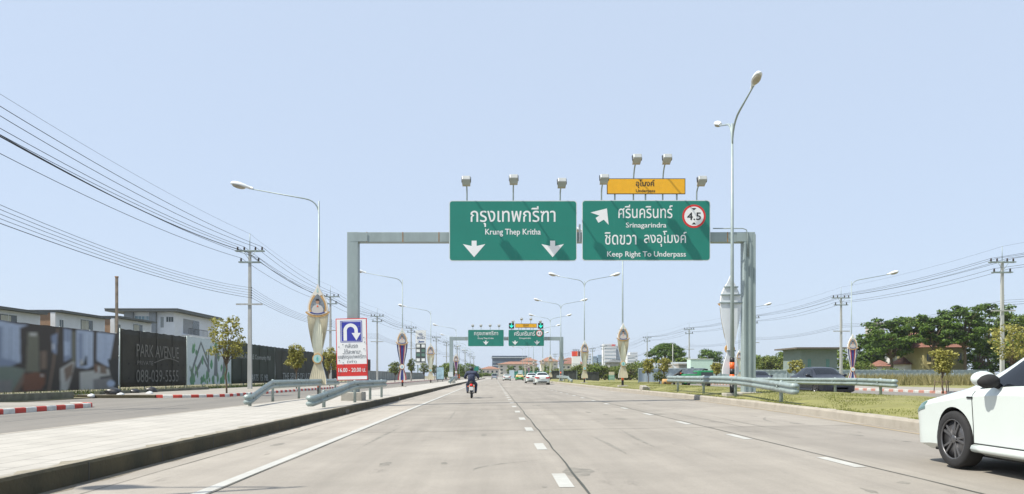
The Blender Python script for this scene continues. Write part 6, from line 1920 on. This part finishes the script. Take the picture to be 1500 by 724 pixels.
def sedan(label, loc, paint, group='cars on the road', rz=0., upper=None, rmat=None):
    t = thing('car', label, 'car', loc, rz, group)
    me = car_body().copy(); me.materials[0] = paint
    if upper:
        me.materials.append(upper)
        for p in me.polygons:
            if p.material_index == 0 and p.center.z > .74: p.material_index = 2
    bo = bpy.data.objects.new('body', me); COL.objects.link(bo); bo.parent = t
    # glazing
    U = uy
    m_ = patch(U(.92), U(.26), 9.3, 12, both=True, nu=10, nv=5); m_.build('windscreen', CGLASS, t)
    m_ = patch(U(-1.30), U(-1.80), 9.3, 12, both=True, nu=10, nv=5); m_.build('rear_window', CGLASS, t)
    for s_ in (1, -1):
        def fshape(a, b_):   # front door glass: slanted leading edge
            y0 = .92 - .60 * b_; y1 = -.36
            return U(y0 + (y1 - y0) * a)
        m_ = patch(0, 0, 7.12, 8.95, s_, .006, 14, 5, shape=fshape); m_.build('window', CGLASS, t)
        def rshape(a, b_):
            y0 = -.42; y1 = -1.28 + .10 * b_
            return U(y0 + (y1 - y0) * a)
        m_ = patch(0, 0, 7.12, 8.95, s_, .006, 12, 5, shape=rshape); m_.build('window', CGLASS, t)
        m_ = MB()
        for y0 in (.98, -.39, -1.22):
            pt = [car_pt(U(y0), v, s_, .001) for v in np.linspace(2.6, 6.9, 12)]
            m_.tube(pt, .005, 4)
        pt = [car_pt(U(y0), 2.75, s_, .002) for y0 in np.linspace(.98, -1.0, 14)]
        m_.tube(pt, .008, 4)
        m_.build('door_seam', DARKM, bo)
        for y0 in (-.22, -1.08):
            m_ = MB()
            c = car_pt(U(y0), 5.8, s_, .012)
            m_.box(c[0] - .014, c[0] + .014, c[1] - .11, c[1] + .11, c[2] - .018, c[2] + .018); m_.build('door_handle', paint, t, .008)
        # mirror
        c = car_pt(U(.62), 7.1, s_)
        m_ = MB(); m_.ball((c[0] + s_ * .150, c[1] + .025, c[2] + .092), (.125, .085, .082), 16, 12)
        mr = m_.build('mirror', upper or paint, t)
        m_ = MB(); m_.tube([(c[0] - s_ * .02, c[1], c[2] + .01), (c[0] + s_ * .10, c[1], c[2] + .05)], [.035, .03], 8); m_.ball((c[0] + s_ * .128, c[1] - .025, c[2] + .068), (.118, .075, .076), 16, 12); m_.build('mirror_base', BLACK, mr)
        m_ = patch(U(2.20), U(1.95), 5.5, 6.85, s_, .005, 8, 4); m_.build('headlight', HEADL, t)
        m_ = patch(U(-2.31), U(-2.05), 5.1, 6.9, s_, .008, 8, 4); m_.build('tail_light', TAIL, t)
        m_ = MB(); m_.prism([(s_ * .36, .74), (s_ * .72, .75), (s_ * .76, .92), (s_ * .38, .88)][::s_], -2.345, -2.28); m_.build('tail_light', TAIL, t)
        for y0 in (1.35, -1.35):
            wheel_parts(t, s_ * .785, y0, .325, .325, .205, 0, s_, 5, rmat)
        m_ = MB(); c = car_pt(U(1.0), 5.9, s_, .004); m_.box(c[0] - .004, c[0] + .006, c[1] - .05, c[1] + .05, c[2] - .012, c[2] + .012); m_.build('side_marker', DARKM, t)
        # sill skirt
        pts = [car_pt(U(y0), 2.2, s_, .012) for y0 in np.linspace(.96, -.96, 12)]
        m_ = MB(); m_.tube(pts, .045, 8); m_.build('side_skirt', paint, t)
    m_ = MB(); m_.box(-.24, .24, -2.36, -2.31, .66, .78); m_.build('number_plate', NUMP, t)
    m_ = MB(); m_.box(-.5, .5, -2.34, -2.2, .30, .42); m_.build('rear_diffuser', BLACK, t, .02)
    m_ = MB(); m_.box(-.42, .42, 2.25, 2.35, .28, .42); m_.build('grille', BLACK, t, .02)
    m_ = MB(); m_.box(-.7, .7, -2.1, 2.0, .15, .3); m_.build('underbody', BLACK, t)
    return t
def on_road(px, py):
    s_ = (px - HX) / (py - HY)
    x = s_ * HC / (1 + FALL * s_)
    return x, F * (HC - gz(x)) / (py - HY)
near = sedan('white sedan passing close on the right with dark windows and dark alloy wheels', (5.25 + .89, 8.85 - 1.35, gz(6.1)), CARW)
sedan('white sedan ahead in the right lane, nearer of the two behind it', (5.6, 91, gz(5.6)), CARW, rmat=ALLOYB)
sedan('white sedan ahead partly hidden behind the other white sedan', (5.45, 113, gz(5.4)), CARW, rmat=ALLOYB)
sedan('green and yellow taxi far ahead in the right lane', (5.7, 172, gz(5.7)), CARG, upper=CARY)
sedan('white hatchback far ahead in the middle lane', (2.85, 172, gz(2.8)), CARW)
sedan('dark blue grey car on the opposite road behind the guardrail', (17.6, 41.5, .16), CARD, rz=R(180))
sedan('dark car mostly hidden behind the near gantry right column', (24.0, 70, .13), CARD, rz=R(180))
# pickup far ahead
t = thing('pickup_truck', 'small silver blue pickup far ahead near the road end', 'truck', (-.35 + drift(240), 240, gz(0)), 0, None)
m_ = MB(); m_.prism([(-2.5, .45), (2.5, .45), (2.55, .9), (1.6, 1.05), (.9, 1.75), (-.6, 1.8), (-.65, 1.05), (-2.5, 1.05)], -.85, .85, lambda u, v, w: (w, u, v)); m_.build('body', CARB, t, .05)
m_ = MB(); m_.box(-.7, .7, -.68, -.62, 1.15, 1.65); m_.build('rear_window', CGLASS, t)
m_ = MB(); m_.box(-.8, .8, -2.55, -2.5, .4, .55); m_.build('bumper', BLACK, t)
for s_ in (-1, 1):
    m_ = MB(); m_.box(s_ * .66, s_ * .84, -2.54, -2.5, .75, 1.0); m_.build('tail_light', TAIL, t)
    for y in (-1.5, 1.5): wheel_parts(t, s_ * .78, y, .36, .36, .24, 0, s_)

# ------------------------------------------------------------------ motorcycle and rider
mx_, my_ = on_road(690.5, 583.6)
MZ_ = gz(mx_)
t = thing('motorcycle', 'small motorcycle with red tail light and white plate, seen from behind', 'motorcycle', (mx_, my_, MZ_), 0, None)
def moto_wheel(y):
    m_ = MB(); m_.lathe([(.235, -.04), (.275, -.042), (.297, -.02), (.297, .02), (.275, .042), (.235, .04)], (0, 0, 0), 'x', 28, True)
    o = m_.build('wheel', BLACK, t, 0, (0, y, .297))
    m_ = MB(); m_.lathe([(.20, -.03), (.238, -.035), (.238, .035), (.20, .03)], (0, 0, 0), 'x', 24, True)
    for k in range(6):
        a = math.pi * k / 3
        m_.obox((0, .11 * math.sin(a), .11 * math.cos(a)), (.02, .03, .2), Matrix.Rotation(-a, 3, 'X'))
    m_.lathe([(.01, -.06), (.04, -.06), (.04, .06), (.01, .06)], (0, 0, 0), 'x', 12)
    m_.build('rim', ALLOYB, o)
moto_wheel(0.0); moto_wheel(1.23)
MR = mat('motorcycle_dark_red', (.045, .018, .018), .35, var=.1, coat=.4)
m_ = MB(); m_.tube([(0, -.28, .70), (0, .1, .70), (0, .5, .55), (0, .85, .60), (0, 1.02, .90)], [.07, .10, .11, .09, .07], 12); m_.build('frame_cover', MR, t)
m_ = MB(); m_.tube([(0, -.30, .76), (0, 0, .78), (0, .42, .74)], [.09, .13, .09], 12); m_.build('seat', BLACK, t)
m_ = MB(); m_.tube([(0, -.34, .60), (0, -.25, .63), (0, 0, .64), (0, .2, .55)], [.05, .06, .05, .04], 8); m_.build('rear_mudguard', BLACK, t)
m_ = MB(); m_.ball((0, -.36, .70), (.07, .04, .05), 12, 8); m_.build('tail_light', glow('tail_lamp_lit', (.8, .02, .015), .6), t)
m_ = MB(); m_.box(-.10, .10, -.40, -.385, .42, .60); m_.build('number_plate', NUMP, t)
for s_ in (-1, 1):
    m_ = MB(); m_.ball((s_ * .15, -.33, .62), (.035, .03, .03), 8, 6); m_.build('indicator', ORANGE, t)
    m_ = MB(); m_.tube([(s_ * .05, 1.0, .98), (s_ * .2, .98, 1.02), (s_ * .36, .88, 1.0)], .016, 8); m_.build('handlebar', DARKM, t)
    m_ = MB(); m_.tube([(s_ * .25, .96, 1.02), (s_ * .33, .95, 1.20)], .008, 6); m_.ball((s_ * .34, .94, 1.23), (.06, .015, .04), 10, 6); m_.build('mirror', BLACK, t)
    m_ = MB(); m_.tube([(s_ * .05, .0, .297), (s_ * .07, .15, .33), (s_ * .07, .5, .34)], .022, 6); m_.build('swingarm', DARKM, t)
    m_ = MB(); m_.tube([(s_ * .06, .48, .27), (s_ * .26, .46, .27)], .018, 6); m_.build('foot_peg', BLACK, t)
    m_ = MB(); m_.tube([(s_ * .05, 1.02, .85), (s_ * .06, 1.23, .297)], .022, 6); m_.build('fork', ALLOYB, t)
m_ = MB(); m_.tube([(.10, -.2, .36), (.11, .1, .31), (.10, .5, .24)], [.05, .045, .02], 10); m_.build('exhaust', ALLOYB, t)
m_ = MB(); m_.box(-.1, .1, .4, .72, .22, .46); m_.build('engine', DARKM, t, .03)

# rider: one skinned body
def skin_figure(name, joints, edges, parent, mats, pick, sub=2):
    me = bpy.data.meshes.new(name)
    names = list(joints)
    me.from_pydata([joints[k][0] for k in names], [(names.index(a), names.index(b_)) for a, b_ in edges], [])
    o = bpy.data.objects.new(name, me); COL.objects.link(o)
    sk = o.modifiers.new('skin', 'SKIN')
    sk.use_smooth_shade = True
    me.skin_vertices.new() if not me.skin_vertices else None
    for i, k in enumerate(names):
        r_ = joints[k][1]
        me.skin_vertices[0].data[i].radius = r_ if hasattr(r_, '__len__') else (r_, r_)
        me.skin_vertices[0].data[i].use_root = (i == 0)
    o.modifiers.new('sub', 'SUBSURF').levels = sub
    o.modifiers['sub'].render_levels = sub
    dg = bpy.context.evaluated_depsgraph_get()
    m2 = bpy.data.meshes.new_from_object(o.evaluated_get(dg))
    bpy.data.objects.remove(o)
    m2.name = name
    m2.materials.clear()
    for m in mats: m2.materials.append(m)
    for p in m2.polygons: p.material_index = pick(p.center); p.use_smooth = True
    r_ = bpy.data.objects.new(name, m2); COL.objects.link(r_)
    if parent: r_.parent = parent
    return r_
J = {'pelvis': ((0, .08, .88), (.155, .13)), 'waist': ((0, .11, 1.03), (.185, .14)), 'chest': ((0, .17, 1.21), (.225, .16)), 'upper': ((0, .23, 1.33), (.195, .14)), 'neck': ((0, .28, 1.41), .075), 'head': ((0, .31, 1.47), (.085, .095)), 'crown': ((0, .31, 1.545), (.075, .085))}
E = [('pelvis', 'waist'), ('waist', 'chest'), ('chest', 'upper'), ('upper', 'neck'), ('neck', 'head'), ('head', 'crown')]
for s_, n_ in ((-1, 'l'), (1, 'r')):
    J['sh' + n_] = ((s_ * .21, .22, 1.32), .10); J['el' + n_] = ((s_ * .36, .38, 1.08), .07); J['wr' + n_] = ((s_ * .34, .80, 1.04), .038); J['ha' + n_] = ((s_ * .34, .88, 1.03), .040)
    J['hp' + n_] = ((s_ * .11, .14, .86), .10); J['kn' + n_] = ((s_ * .23, .56, .72), .095); J['an' + n_] = ((s_ * .21, .40, .36), .065); J['to' + n_] = ((s_ * .22, .60, .285), .045); J['he' + n_] = ((s_ * .20, .34, .29), .045)
    E += [('upper', 'sh' + n_), ('sh' + n_, 'el' + n_), ('el' + n_, 'wr' + n_), ('wr' + n_, 'ha' + n_), ('pelvis', 'hp' + n_), ('hp' + n_, 'kn' + n_), ('kn' + n_, 'an' + n_), ('an' + n_, 'to' + n_), ('an' + n_, 'he' + n_)]
JACK = mat('jacket_navy', (.035, .045, .085), .85, var=.2, scale=9)
JEAN = mat('trousers_dark', (.04, .05, .085), .9, var=.25, scale=12)
SHOE = mat('shoe_dark', (.03, .028, .026), .7)
def pick(c):
    if c.z > 1.435 and abs(c.x) < .13: return 2
    if c.y > .80 and c.z > .9: return 2
    if c.z > .87: return 0
    if c.z < .345: return 3
    return 1
rt = thing('person', 'motorcyclist in navy jacket and dark trousers leaning forward on the motorcycle', 'person', (mx_, my_, MZ_), 0, None)
skin_figure('body', J, E, rt, [JACK, JEAN, SKIN, SHOE], pick)
m_ = MB()
vs, fs = [], []
m_.ball((0, .305, 1.52), (.125, .14, .12), 18, 12)
m_.v = [(x, y, max(z, 1.47 - .05 * (y < .31))) for x, y, z in m_.v]
hel = m_.build('helmet', mat('helmet_black', (.02, .02, .022), .35, coat=.3), rt)
m_ = MB(); m_.ball((0, .42, 1.50), (.09, .05, .05), 12, 8); m_.build('visor', CGLASS, hel)
for s_ in (-1, 1):
    m_ = MB()
    for k in range(4):
        y = .855 + .02 * k
        m_.tube([(s_ * .34 + (k - 1.5) * .018 * s_, .87, 1.055), (s_ * .34 + (k - 1.5) * .018 * s_, .915, 1.03), (s_ * .34 + (k - 1.5) * .018 * s_, .905, 1.0 - .003 * k)], .011, 6)
    m_.tube([(s_ * .30, .86, 1.02), (s_ * .285, .89, 1.0)], .012, 6)
    m_.build('fingers', SKIN, rt)
